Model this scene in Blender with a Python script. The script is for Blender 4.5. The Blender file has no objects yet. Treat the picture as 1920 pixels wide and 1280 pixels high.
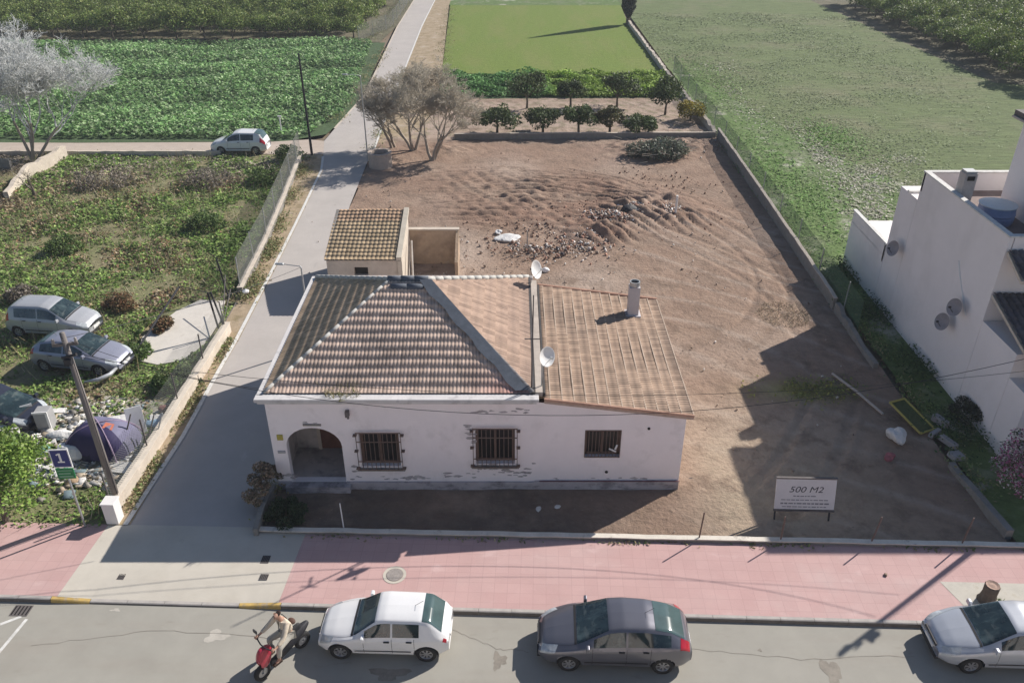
import bpy, bmesh, math, random
import numpy as np
from mathutils import Vector, Matrix, Euler
from mathutils.geometry import tessellate_polygon
random.seed(11); rng = np.random.default_rng(11)
R = math.radians
scene = bpy.context.scene
# ---------------------------------------------------------------- camera
PITCH = R(30.5); CAM_H = 19.6; FPX = 1550.0
cd = bpy.data.cameras.new('camera'); cam = bpy.data.objects.new('camera', cd)
scene.collection.objects.link(cam); scene.camera = cam
cam.location = (0, 0, CAM_H); cam.rotation_euler = (math.pi/2 - PITCH, 0, 0)
cd.sensor_width = 36.0; cd.lens = 36.0*FPX/1920.0; cd.clip_start = 0.5; cd.clip_end = 3000
# ---------------------------------------------------------------- sky, sun, exposure
SUN_AZ = R(35.5); SUN_EL = R(35.0)            # direction towards the sun: +x,+y (behind the houses, to the right)
w = bpy.data.worlds.new('World'); scene.world = w; w.use_nodes = True
nt = w.node_tree; bg = nt.nodes['Background']; sky = nt.nodes.new('ShaderNodeTexSky')
sky.sky_type = 'NISHITA'; sky.sun_disc = False; sky.sun_elevation = SUN_EL; sky.sun_rotation = math.pi/2 - SUN_AZ
sky.dust_density = 0.8; sky.ozone_density = 3.0
nt.links.new(sky.outputs[0], bg.inputs[0]); bg.inputs[1].default_value = 0.062
sl = bpy.data.lights.new('sun', 'SUN'); sl.energy = 4.5; sl.angle = R(0.5); sl.color = (1.0, 0.94, 0.87)
so = bpy.data.objects.new('sun', sl); scene.collection.objects.link(so)
sd = Vector((math.cos(SUN_AZ)*math.cos(SUN_EL), math.sin(SUN_AZ)*math.cos(SUN_EL), math.sin(SUN_EL)))
so.rotation_euler = sd.to_track_quat('Z', 'Y').to_euler()
scene.view_settings.view_transform = 'Standard'; scene.view_settings.look = 'None'
scene.view_settings.exposure = 0.5; scene.view_settings.gamma = 1.0

# ---------------------------------------------------------------- helpers
def g(px, py, z=0.0):
    u = (px-960)/FPX; v = (py-640)/FPX
    d = Vector((u, math.cos(PITCH)-v*math.sin(PITCH), -math.sin(PITCH)-v*math.cos(PITCH)))
    t = (z-CAM_H)/d.z
    return (d.x*t, d.y*t)
def tag(o, label=None, cat=None, group=None, kind=None):
    if label: o['label'] = label
    if cat: o['category'] = cat
    if group: o['group'] = group
    if kind: o['kind'] = kind
    return o
def empty(name, loc, rz=0, label=None, cat=None, group=None):
    o = bpy.data.objects.new(name, None); scene.collection.objects.link(o)
    o.location = loc; o.rotation_euler = (0, 0, rz); o.empty_display_size = .3
    return tag(o, label, cat, group)
def copy_tree(o, parent=None):
    c = o.copy(); scene.collection.objects.link(c)
    if parent is not None: c.parent = parent
    for ch in list(o.children): copy_tree(ch, c)
    return c
class MB:
    def __init__(s): s.v = []; s.f = []; s.mi = []; s.cur = 0; s.col = []
    def add(s, vs, fs):
        b = len(s.v); s.v += [tuple(p) for p in vs]
        for f in fs: s.f.append(tuple(b+i for i in f)); s.mi.append(s.cur)
        return s
    def box(s, c, d, rz=0, rx=0, ry=0, taper=1.0):
        M = Euler((rx, ry, rz)).to_matrix(); x, y, z = [k/2 for k in d]; vs = []
        for k in (-1, 1):
            t = 1 if k < 0 else taper
            for a, b in ((-1,-1),(1,-1),(1,1),(-1,1)): vs.append(M@Vector((a*x*t, b*y*t, k*z)) + Vector(c))
        return s.add(vs, [(3,2,1,0),(4,5,6,7),(0,1,5,4),(1,2,6,5),(2,3,7,6),(3,0,4,7)])
    def tube(s, pts, r, n=8, cap=True):
        pts = [Vector(p) for p in pts]
        if not hasattr(r, '__len__'): r = [r]*len(pts)
        vs = []; up = None
        for i, p in enumerate(pts):
            d = (pts[min(i+1, len(pts)-1)] - pts[max(i-1, 0)])
            d = d.normalized() if d.length > 1e-9 else Vector((0,0,1))
            if up is None: up = Vector((1,0,0)) if abs(d.x) < .9 else Vector((0,1,0))
            a = d.cross(up).normalized(); b = d.cross(a).normalized(); up = (-(d.cross(a))).cross(d) if False else up
            for k in range(n):
                t = 2*math.pi*k/n; vs.append(p + a*math.cos(t)*r[i] + b*math.sin(t)*r[i])
        fs = []
        for i in range(len(pts)-1):
            for k in range(n):
                k2 = (k+1) % n; fs.append((i*n+k, i*n+k2, (i+1)*n+k2, (i+1)*n+k))
        if cap and n > 2: fs.append(tuple(range(n))[::-1]); fs.append(tuple((len(pts)-1)*n+k for k in range(n)))
        return s.add(vs, fs)
    def lathe(s, prof, c=(0,0,0), n=20, M=None):
        M = M or Matrix.Identity(3); vs = []
        for r, z in prof:
            for k in range(n):
                t = 2*math.pi*k/n; vs.append(M@Vector((r*math.cos(t), r*math.sin(t), z)) + Vector(c))
        fs = []
        for i in range(len(prof)-1):
            for k in range(n):
                k2 = (k+1) % n; fs.append((i*n+k, i*n+k2, (i+1)*n+k2, (i+1)*n+k))
        return s.add(vs, fs)
    def prism(s, poly, z0, z1):
        n = len(poly); vs = [(p[0], p[1], z0) for p in poly] + [(p[0], p[1], z1) for p in poly]
        return s.add(vs, [tuple(range(n))[::-1], tuple(range(n, 2*n))] + [(i, (i+1) % n, n+(i+1) % n, n+i) for i in range(n)])
    def build(s, name, mat, parent=None, smooth=False, bevel=0, loc=None):
        me = bpy.data.meshes.new(name); me.from_pydata(s.v, [], s.f)
        for m in (mat if isinstance(mat, (list, tuple)) else [mat]): me.materials.append(m)
        if any(s.mi): me.polygons.foreach_set('material_index', s.mi)
        if smooth: me.polygons.foreach_set('use_smooth', [True]*len(me.polygons))
        me.update(); o = bpy.data.objects.new(name, me); scene.collection.objects.link(o)
        if parent is not None: o.parent = parent
        if loc: o.location = loc
        if bevel:
            b = o.modifiers.new('b', 'BEVEL'); b.width = bevel; b.segments = 2; b.limit_method = 'ANGLE'
        return o
def fast(name, V, F, mat, cols=None, parent=None, smooth=False):
    V = np.asarray(V, dtype=np.float32); F = np.asarray(F, dtype=np.int32); k = F.shape[1]
    me = bpy.data.meshes.new(name); me.vertices.add(len(V)); me.vertices.foreach_set('co', V.ravel())
    me.loops.add(F.size); me.loops.foreach_set('vertex_index', F.ravel())
    me.polygons.add(len(F)); me.polygons.foreach_set('loop_start', np.arange(0, F.size, k, dtype=np.int32))
    me.polygons.foreach_set('loop_total', np.full(len(F), k, dtype=np.int32))
    if smooth: me.polygons.foreach_set('use_smooth', np.ones(len(F), dtype=bool))
    me.update(calc_edges=True)
    if cols is not None:
        a = me.color_attributes.new('Col', 'FLOAT_COLOR', 'POINT')
        c = np.ones((len(V), 4), dtype=np.float32); c[:, :3] = cols; a.data.foreach_set('color', c.ravel())
    for m in (mat if isinstance(mat, (list, tuple)) else [mat]): me.materials.append(m)
    o = bpy.data.objects.new(name, me); scene.collection.objects.link(o)
    if parent is not None: o.parent = parent
    return o
class FN:   # cheap smooth noise field
    def __init__(s, scale, n=14, seed=0):
        r = np.random.default_rng(seed); a = r.uniform(0, 2*math.pi, n); k = r.uniform(.5, 1.8, n)/scale*2
        s.kx = np.cos(a)*k; s.ky = np.sin(a)*k; s.p = r.uniform(0, 6.28, n); s.n = n
    def __call__(s, x, y):
        x = np.asarray(x); y = np.asarray(y); o = np.zeros_like(x, dtype=float)
        for i in range(s.n): o = o + np.sin(x*s.kx[i]+y*s.ky[i]+s.p[i])
        return o/math.sqrt(s.n/2)/1.4
def leaves(C, size, cols, flat=.0, asp=.55):
    """quads at centres C with sizes, random orientation; flat>0 tilts normals upward"""
    n = len(C); size = np.broadcast_to(size, (n,))
    N = rng.normal(size=(n, 3)); N[:, 2] = np.abs(N[:, 2]) + flat; N /= np.linalg.norm(N, axis=1)[:, None]
    T = np.cross(N, rng.normal(size=(n, 3))); T /= np.linalg.norm(T, axis=1)[:, None]
    B = np.cross(N, T); s1 = (size/2)[:, None]; s2 = s1*asp
    V = np.stack([C-T*s1, C-B*s2, C+T*s1, C+B*s2], axis=1).reshape(-1, 3)
    F = np.arange(4*n).reshape(-1, 4)
    return V, F, np.repeat(cols, 4, axis=0)
def blades(C, h, wd, cols, lean=.35):
    """upright grass blades: thin triangles as quads"""
    n = len(C); a = rng.uniform(0, 6.283, n); D = np.stack([np.cos(a), np.sin(a), np.zeros(n)], 1)
    L = rng.normal(size=(n, 3))*lean; L[:, 2] = 1; L /= np.linalg.norm(L, axis=1)[:, None]
    h = np.broadcast_to(h, (n,))[:, None]; wd = np.broadcast_to(wd, (n,))[:, None]
    V = np.stack([C-D*wd/2, C+D*wd/2, C+L*h+D*wd*.12, C+L*h-D*wd*.12], axis=1).reshape(-1, 3)
    return V, np.arange(4*n).reshape(-1, 4), np.repeat(cols, 4, axis=0)

# ---------------------------------------------------------------- materials
def mat(name, col, rough=.85, metal=0, noise=None, bump=None, spec=.3, coat=0, attr=False, stretch=None, layers=(), transl=0, alpha=None):
    """noise=(scale, amount, detail); layers=[(scale, lo, hi, colour, strength, stretch)]; bump=(scale, strength, distance)"""
    m = bpy.data.materials.new(name); m.use_nodes = True; t = m.node_tree; N = t.nodes; L = t.links
    p = N['Principled BSDF']; p.inputs['Roughness'].default_value = rough; p.inputs['Metallic'].default_value = metal
    p.inputs['Specular IOR Level'].default_value = spec; p.inputs['Coat Weight'].default_value = coat; p.inputs['Coat Roughness'].default_value = .06
    co = N.new('ShaderNodeTexCoord')
    def nz(sc, det=5, rg=.6, st=None):
        n = N.new('ShaderNodeTexNoise'); n.inputs['Scale'].default_value = sc; n.inputs['Detail'].default_value = det; n.inputs['Roughness'].default_value = rg
        if st:
            mp = N.new('ShaderNodeMapping'); mp.inputs['Scale'].default_value = st; L.new(co.outputs['Object'], mp.inputs[0]); L.new(mp.outputs[0], n.inputs['Vector'])
        else: L.new(co.outputs['Object'], n.inputs['Vector'])
        return n.outputs['Fac']
    rgb = N.new('ShaderNodeRGB'); rgb.outputs[0].default_value = (*col, 1); cur = rgb.outputs[0]
    def mix(a, b, f, mode='MIX'):
        x = N.new('ShaderNodeMix'); x.data_type = 'RGBA'; x.blend_type = mode
        if isinstance(f, float): x.inputs[0].default_value = f
        else: L.new(f, x.inputs[0])
        for i, q in ((6, a), (7, b)):
            if isinstance(q, tuple): x.inputs[i].default_value = (*q, 1)
            else: L.new(q, x.inputs[i])
        return x.outputs[2]
    if attr:
        at = N.new('ShaderNodeAttribute'); at.attribute_name = 'Col'; cur = mix(cur, at.outputs['Color'], 1.0, 'MULTIPLY')
    for (sc, lo, hi, c2, stg, st) in layers:
        r = N.new('ShaderNodeMapRange'); L.new(nz(sc, 6, .62, st), r.inputs[0]); r.inputs[1].default_value = lo; r.inputs[2].default_value = hi
        r.inputs[4].default_value = stg; cur = mix(cur, c2, r.outputs[0])
    if noise:
        r = N.new('ShaderNodeMapRange'); L.new(nz(noise[0], noise[2] if len(noise) > 2 else 6, .7, stretch), r.inputs[0]); r.inputs[1].default_value = .25; r.inputs[2].default_value = .75
        r.inputs[3].default_value = 1-noise[1]; r.inputs[4].default_value = 1+noise[1]
        v = N.new('ShaderNodeVectorMath'); v.operation = 'SCALE'; L.new(cur, v.inputs[0]); L.new(r.outputs[0], v.inputs['Scale']); cur = v.outputs[0]
    L.new(cur, p.inputs['Base Color'])
    if bump:
        b = N.new('ShaderNodeBump'); b.inputs['Strength'].default_value = bump[1]; b.inputs['Distance'].default_value = bump[2]
        L.new(nz(bump[0], 6, .65, stretch), b.inputs['Height']); L.new(b.outputs[0], p.inputs['Normal'])
    if transl:
        tr = N.new('ShaderNodeBsdfTranslucent'); L.new(cur, tr.inputs[0]); ms = N.new('ShaderNodeMixShader'); ms.inputs[0].default_value = transl
        L.new(p.outputs[0], ms.inputs[1]); L.new(tr.outputs[0], ms.inputs[2]); L.new(ms.outputs[0], N['Material Output'].inputs[0])
    if alpha is not None:
        tp = N.new('ShaderNodeBsdfTransparent'); ms = N.new('ShaderNodeMixShader'); ms.inputs[0].default_value = alpha
        L.new(tp.outputs[0], ms.inputs[1]); L.new(p.outputs[0], ms.inputs[2]); L.new(ms.outputs[0], N['Material Output'].inputs[0])
    return m
M = {}
M['earth'] = mat('earth', (.20,.155,.11), noise=(.6,.3), bump=(3,.6,.1))
M['dirt'] = mat('dirt', (1,1,1), rough=.95, attr=True, noise=(2.2,.2,9), bump=(5,.9,.1), layers=[(.3,.5,.72,(.36,.265,.20),.75,None), (.8,.52,.66,(.18,.125,.09),.7,None), (2.6,.56,.7,(.22,.155,.115),.4,None), (9,.62,.75,(.46,.38,.32),.35,None)])
M['weedsoil'] = mat('weed_soil', (.22,.20,.11), rough=.95, noise=(1.5,.35,8), bump=(4,.8,.1), layers=[(.4,.45,.62,(.15,.18,.07),.8,None), (.25,.55,.7,(.26,.19,.12),.7,None)])
M['fieldgrass'] = mat('field_grass', (.135,.17,.07), rough=.95, noise=(.9,.34,9), stretch=(.45,1.7,1), bump=(1.8,1,.16),
    layers=[(.09,.5,.68,(.19,.185,.11),.85,None), (.8,.56,.7,(.10,.15,.055),.8,(.5,1.6,1)), (.5,.6,.75,(.20,.225,.14),.6,(.45,1.5,1))])
M['verge'] = mat('verge_grass', (.115,.175,.055), rough=.95, noise=(1.4,.35,8), bump=(3,.9,.1), layers=[(.35,.5,.62,(.18,.20,.12),.8,None), (.45,.575,.65,(.42,.41,.33),.85,(.8,.8,1)), (1.6,.55,.7,(.08,.12,.035),.7,None)])
M['lawn'] = mat('lawn', (.145,.20,.035), rough=.95, noise=(2,.2,8), bump=(4,.8,.08), layers=[(.12,.45,.7,(.19,.205,.06),.75,(2.4,.5,1)), (.3,.55,.75,(.13,.205,.04),.6,None)])
M['cropsoil'] = mat('crop_soil', (.07,.11,.05), rough=.95, noise=(2,.3), bump=(3,.6,.1))
M['grovesoil'] = mat('grove_soil', (.13,.12,.075), rough=.95, noise=(.8,.3), bump=(3,.6,.1), layers=[(.5,.5,.7,(.24,.2,.15),.8,None)])
M['lane'] = mat('lane_concrete', (.44,.405,.375), rough=.9, noise=(.5,.10,8), bump=(25,.15,.02), layers=[(.22,.5,.8,(.40,.37,.355),.8,(1,.4,1)), (1.1,.62,.75,(.54,.51,.49),.6,(1.2,.5,1)), (.9,.66,.72,(.33,.31,.3),.5,(2,.25,1))])
M['street'] = mat('street_asphalt', (.335,.32,.28), rough=.9, noise=(.7,.09,8), bump=(40,.2,.01), layers=[(.35,.5,.72,(.31,.285,.245),.9,(.3,1.8,1)), (1.5,.62,.74,(.25,.225,.19),.6,(.5,1.4,1)), (.16,.55,.8,(.385,.365,.325),.6,None), (3.5,.7,.76,(.22,.2,.18),.4,None)])
M['apron'] = mat('apron_concrete', (.54,.50,.43), rough=.9, noise=(.8,.08,8), bump=(30,.15,.01), layers=[(.6,.5,.8,(.47,.43,.36),.8,None), (2.6,.66,.76,(.36,.33,.28),.5,None)])
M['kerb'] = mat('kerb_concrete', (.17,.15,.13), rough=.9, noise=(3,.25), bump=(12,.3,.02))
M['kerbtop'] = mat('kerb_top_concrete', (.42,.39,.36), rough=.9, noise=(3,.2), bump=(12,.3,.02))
M['yellow'] = mat('worn_yellow_paint', (.52,.36,.12), rough=.8, noise=(4,.3), layers=[(5,.5,.65,(.35,.3,.25),.8,None)])
M['whitepaint'] = mat('worn_white_paint', (.66,.65,.62), rough=.85, noise=(4,.15), layers=[(6,.5,.7,(.45,.43,.4),.7,None)])
M['wallwhite'] = mat('whitewashed_plaster', (.88,.82,.82), rough=.9, noise=(.9,.05,8), bump=(9,.15,.03), layers=[(1.2,.57,.66,(.77,.715,.71),.6,None), (.45,.54,.8,(.80,.745,.735),.8,(1,1,.4))])
M['beige'] = mat('beige_cement', (.56,.49,.41), rough=.9, noise=(2,.16,8), bump=(10,.3,.03), layers=[(1.5,.55,.7,(.42,.36,.29),.7,None), (4,.6,.7,(.66,.6,.53),.6,None)])
M['block'] = mat('grey_block_wall', (.25,.235,.215), rough=.95, noise=(2.5,.22,8), bump=(10,.4,.04), layers=[(1.4,.5,.66,(.24,.23,.2),.7,None)])
M['stain'] = mat('crumbling_stain', (.13,.12,.13), rough=.95, noise=(5,.3))
M['dark'] = mat('dark_void', (.015,.014,.014), rough=.6)
M['rubber'] = mat('tyre_rubber', (.025,.025,.026), rough=.8, noise=(8,.2))
M['rim'] = mat('wheel_rim_metal', (.42,.42,.43), rough=.35, metal=.6, noise=(5,.1))
M['rust'] = mat('rusty_iron', (.17,.12,.10), rough=.8, noise=(8,.3), metal=.1)
M['iron'] = mat('weathered_iron', (.14,.125,.12), rough=.7, noise=(8,.2), metal=.1)
M['galv'] = mat('galvanised_steel', (.45,.46,.46), rough=.5, metal=.5, noise=(4,.1))
M['blackmetal'] = mat('black_metal', (.03,.03,.035), rough=.6, noise=(4,.1))
M['polewood'] = mat('weathered_pole', (.19,.17,.16), rough=.9, noise=(3,.3), bump=(6,.3,.02), stretch=(4,4,.4))
M['bark'] = mat('bark', (.14,.115,.09), rough=.95, noise=(5,.3), bump=(8,.6,.03))
M['limb'] = mat('limb_bark', (.36,.30,.24), rough=.95, noise=(3,.25))
M['twiggrey'] = mat('grey_twigs', (.76,.77,.76), rough=.95, noise=(.9,.18), transl=.35)
M['twigbrown'] = mat('brown_twigs', (.62,.57,.48), rough=.95, noise=(.9,.2), transl=.35)
M['citrus'] = mat('citrus_leaves', (1,1,1), rough=.55, attr=True, noise=(.5,.25), transl=.25)
M['leaf'] = mat('leafy_plants', (1,1,1), rough=.7, attr=True, transl=.25)
M['glass'] = mat('car_glass', (.02,.035,.038), rough=.05, spec=.9, noise=(2.2,.6), layers=[(1.6,.5,.62,(.07,.10,.10),.8,(.6,1.6,1)), (3,.58,.66,(.12,.14,.13),.6,(1.5,.5,1))])  # paler noise patches paint reflections into the glass colour
M['glasst'] = mat('rear_glass', (.06,.10,.10), rough=.12, spec=.8, noise=(1.5,.3))
M['winglass'] = mat('window_darkness', (.02,.018,.018), rough=.2, spec=.4, noise=(3,.4))
M['plastic'] = mat('black_plastic', (.03,.03,.032), rough=.6)
M['red'] = mat('red_lens', (.38,.015,.03), rough=.2, spec=.6, noise=(4,.2))
M['lens'] = mat('headlight_lens', (.45,.48,.5), rough=.12, spec=.8, noise=(9,.4))
M['chrome'] = mat('bright_metal', (.7,.7,.7), rough=.2, metal=.9)
M['white'] = mat('white_enamel', (.76,.75,.73), rough=.5, noise=(3,.06))
M['offwhite'] = mat('dirty_white', (.62,.60,.56), rough=.7, noise=(3,.18), layers=[(3,.6,.7,(.4,.37,.33),.6,None)])
M['rubble'] = mat('rubble', (1,1,1), rough=.95, attr=True, noise=(5,.2))

# ================================================================= GROUND
def sheet(name, poly, z, m, res=None):
    if res is None:
        return tag(MB().add([(p[0], p[1], z) for p in poly], [tuple(range(len(poly)))]).build(name, m), kind='structure')
KY = lambda x: 17.26 - .036*x              # kerb line
WY = lambda x: 20.34 - .0296*x             # low wall line at the back of the pavement
tag(MB().add([(-400,-60,-.3),(400,-60,-.3),(400,700,-.3),(-400,700,-.3)], [(0,1,2,3)]).build('ground', M['earth']), kind='structure')
tag(MB().add([(-60,4.6,-.13),(60,4.6,-.13),(60,KY(60)+.05,-.13),(-60,KY(-60)+.05,-.13)], [(0,1,2,3)]).build('street', M['street']), kind='structure')
# pavement with pink tiles
def pink():
    m = mat('pink_pavement', (.53,.35,.33), rough=.85, noise=(.6,.07,8), bump=(20,.2,.01),
            layers=[(.4,.5,.75,(.53,.385,.365),.8,(.5,1,1)), (1.6,.6,.72,(.64,.47,.45),.6,(.6,1,1)), (4,.69,.76,(.42,.3,.28),.45,None), (.22,.5,.72,(.50,.31,.295),.8,None), (.13,.55,.7,(.54,.43,.41),.7,None)])
    t = m.node_tree; p = t.nodes['Principled BSDF']; c = t.nodes.new('ShaderNodeTexCoord'); br = t.nodes.new('ShaderNodeTexBrick')
    br.inputs['Scale'].default_value = 1; br.inputs['Brick Width'].default_value = .4; br.inputs['Row Height'].default_value = .4; br.offset = 0
    br.inputs['Mortar Size'].default_value = .008; br.inputs['Color1'].default_value = (1,1,1,1); br.inputs['Color2'].default_value = (.95,.94,.94,1); br.inputs['Mortar'].default_value = (.86,.85,.85,1)
    mp = t.nodes.new('ShaderNodeMapping'); mp.inputs['Rotation'].default_value = (0,0,.036)
    t.links.new(c.outputs['Object'], mp.inputs[0]); t.links.new(mp.outputs[0], br.inputs[0])
    src = p.inputs['Base Color'].links[0].from_socket; x = t.nodes.new('ShaderNodeMix'); x.data_type = 'RGBA'; x.blend_type = 'MULTIPLY'; x.inputs[0].default_value = 1
    t.links.new(src, x.inputs[6]); t.links.new(br.outputs[0], x.inputs[7]); t.links.new(x.outputs[2], p.inputs['Base Color'])
    return m
M['pink'] = pink()
AL, AR = -13.95, -7.1      # apron at kerb
def strip(name, x0, x1, m, z=0.0, ykf=None, ywf=None, n=12, xb0=None, xb1=None):
    b = MB(); xb0 = x0 if xb0 is None else xb0; xb1 = x1 if xb1 is None else xb1; vs = []
    for i in range(n+1):
        t = i/n; xa = x0+(x1-x0)*t; xb = xb0+(xb1-xb0)*t
        vs += [(xa, KY(xa)+.12, z), (xb, WY(xb)+.3, z)]
    return tag(b.add(vs, [(2*i, 2*i+2, 2*i+3, 2*i+1) for i in range(n)]).build(name, m), kind='structure')
strip('pavement', -60, AL, M['pink'], xb1=-13.7)
strip('pavement', AR, 60, M['pink'], xb0=-6.9)
# apron: dips to the kerb
b = MB(); vs = []; 
for j in range(9):
    v = j/8
    for i in range(21):
        u = i/20; xa = AL+(AR-AL)*u; xb = -13.7+(-6.9+13.7)*u; x = xa+(xb-xa)*v
        y = KY(x)+.12 + (WY(x)+.3-KY(x)-.12)*v
        dip = min(1, min(u, 1-u)/.14); z = .004 - .075*dip*max(0, 1-v*3.2)
        vs.append((x, y, z))
tag(b.add(vs, [(j*21+i, j*21+i+1, (j+1)*21+i+1, (j+1)*21+i) for j in range(8) for i in range(20)]).build('driveway_apron', M['apron']), kind='structure')
# kerb stones in one band, lowered before the lane, painted yellow at the ramps
def kerb(x0, x1, z0, z1, m, name='kerb'):
    b = MB(); n = max(1, int(abs(x1-x0)))
    for i in range(n):
        xa = x0+(x1-x0)*i/n; xb = x0+(x1-x0)*(i+1)/n - .012; za = z0+(z1-z0)*i/n; zb = z0+(z1-z0)*(i+1)/n
        vs = []
        for x, z in ((xa, za), (xb, zb)):
            y = KY(x); vs += [(x, y-.03, -.14), (x, y, z-.02), (x, y+.03, z), (x, y+.13, z)]
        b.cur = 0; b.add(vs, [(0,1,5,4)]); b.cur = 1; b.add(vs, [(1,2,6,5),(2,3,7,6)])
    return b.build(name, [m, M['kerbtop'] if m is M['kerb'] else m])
for a in ((-60,-14.1,.006,.006,M['kerb']), (-14.1,-12.9,.006,-.07,M['yellow']), (-12.9,-8.3,-.07,-.07,M['kerb']), (-8.3,-7.0,-.07,.006,M['yellow']), (-7.0,60,.006,.006,M['kerb'])):
    tag(kerb(*a), kind='structure')
# lane
LL = [(-13.1,20.6),(-12.85,26),(-12.9,30.5),(-12.9,33.3),(-13.1,41.4),(-13.3,47.5),(-13.7,57.5),(-14.3,61.2),(-19,61.3),(-34,60.9),(-60,60.5)]
LT = [(-60,64.5),(-34,64.1),(-19,64.4),(-16.2,65.0),(-14.7,68),(-13.9,78.8),(-15.1,115.1),(-15.4,160)]
LR = [(-12.3,160),(-12.0,115.1),(-11.1,75.0),(-10.7,59.9),(-10.5,50.6),(-10.0,42),(-9.2,41),(-8.5,33),(-8.45,22.9),(-8.6,20.7)]
tag(MB().add([(p[0], p[1], .0) for p in (LL[:8]+[(-14.9,64.6)]+LT[4:]+LR)], [tuple(range(8+1+4+10))]).build('lane', M['lane']), kind='structure')
M['track'] = mat('pale_dirt_track', (.46,.39,.33), rough=.95, noise=(1.5,.12,8), bump=(12,.3,.03), layers=[(.6,.5,.7,(.39,.32,.26),.7,(.4,1.5,1))])
sheet('dirt_track', LL[7:]+LT[:4]+[(-14.9,64.6)], -.004, M['track'])
for nm, P in (('lane_edge', [(-13.1,21.0),(-12.85,26),(-12.9,30.5),(-12.9,33.3),(-13.1,41.4),(-13.3,47.5),(-13.7,57.5),(-14.2,60.6)]), ('lane_edge', [(-14.7,68),(-13.9,78.8),(-15.1,115.1),(-15.4,160)]), ('lane_edge', [(-12.1,160),(-11.9,115.1),(-11.0,75.0),(-10.6,62)])):
    b = MB(); vs = []
    for x, y in P: vs += [(x-.1, y, .03), (x+.07, y, .03)]
    b.add(vs, [(2*i, 2*i+1, 2*i+3, 2*i+2) for i in range(len(P)-1)]); tag(b.build(nm, M['whitepaint'] if P[0][0] > -12.5 or P[0][1] < 30 else M['beige']), kind='structure')
M['strip'] = mat('roadside_soil', (.36,.28,.19), rough=.95, noise=(2.5,.25,8), bump=(8,.5,.05), layers=[(1.2,.5,.62,(.25,.20,.11),.8,None), (.7,.55,.68,(.5,.43,.35),.7,None)])
sheet('roadside_strip', [(-13.75,21.0),(-12.95,21.0),(-12.8,33.3),(-13.0,41.4),(-13.2,47.5),(-13.6,57.5),(-14.3,61.1),(-16.6,61.1),(-14.6,50),(-14.2,40),(-13.8,33)], .012, M['strip'])
# left plot, fields
sheet('weedy_plot', [(-60,20.7),(-13.6,20.7),(-13.9,40),(-14.4,50),(-16.3,61.25),(-60,60.6)], -.02, M['weedsoil'])
sheet('crop_field', [(-90,64.6),(-34,64.2),(-18,64.6),(-15.1,66.5),(-14.4,72),(-14.1,79),(-15.3,104.4),(-90,104.4)], -.02, M['cropsoil'])
sheet('grove_floor', [(-140,104.6),(-16,104.6),(-15.3,115),(-15.5,240),(-140,240)], -.03, M['grovesoil'])
sheet('lane_verge', [(-11.9,115),(-11.0,75),(-10.5,62),(-7,66),(-7.3,88),(-9.5,133),(-10,200),(-12.2,200)], -.02, M['strip'])
sheet('lawn_field', [(-7.3,88.1),(15.6,87.4),(15.6,118),(16.4,133),(-9.3,133)], -.012, M['lawn'])
sheet('far_field', [(-10,133.2),(46,133.2),(46,240),(-10,240)], -.03, M['verge'])
sheet('bean_strip', [(-7.0,77.8),(15.8,78.2),(15.7,87.3),(-7.2,87.9)], -.015, M['cropsoil'])
sheet('grass_field', [(21.5,20),(60,20),(60,80),(48,84),(46.5,140),(16.6,140),(16.6,90)], -.02, M['fieldgrass'])
sheet('field_verge', [(16.7,20),(22.5,20),(27,55),(24,62),(18,90),(16.7,90)], -.008, M['verge'])
sheet('grove_floor', [(46,70),(160,70),(160,240),(46,240)], -.035, M['grovesoil'])
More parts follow.
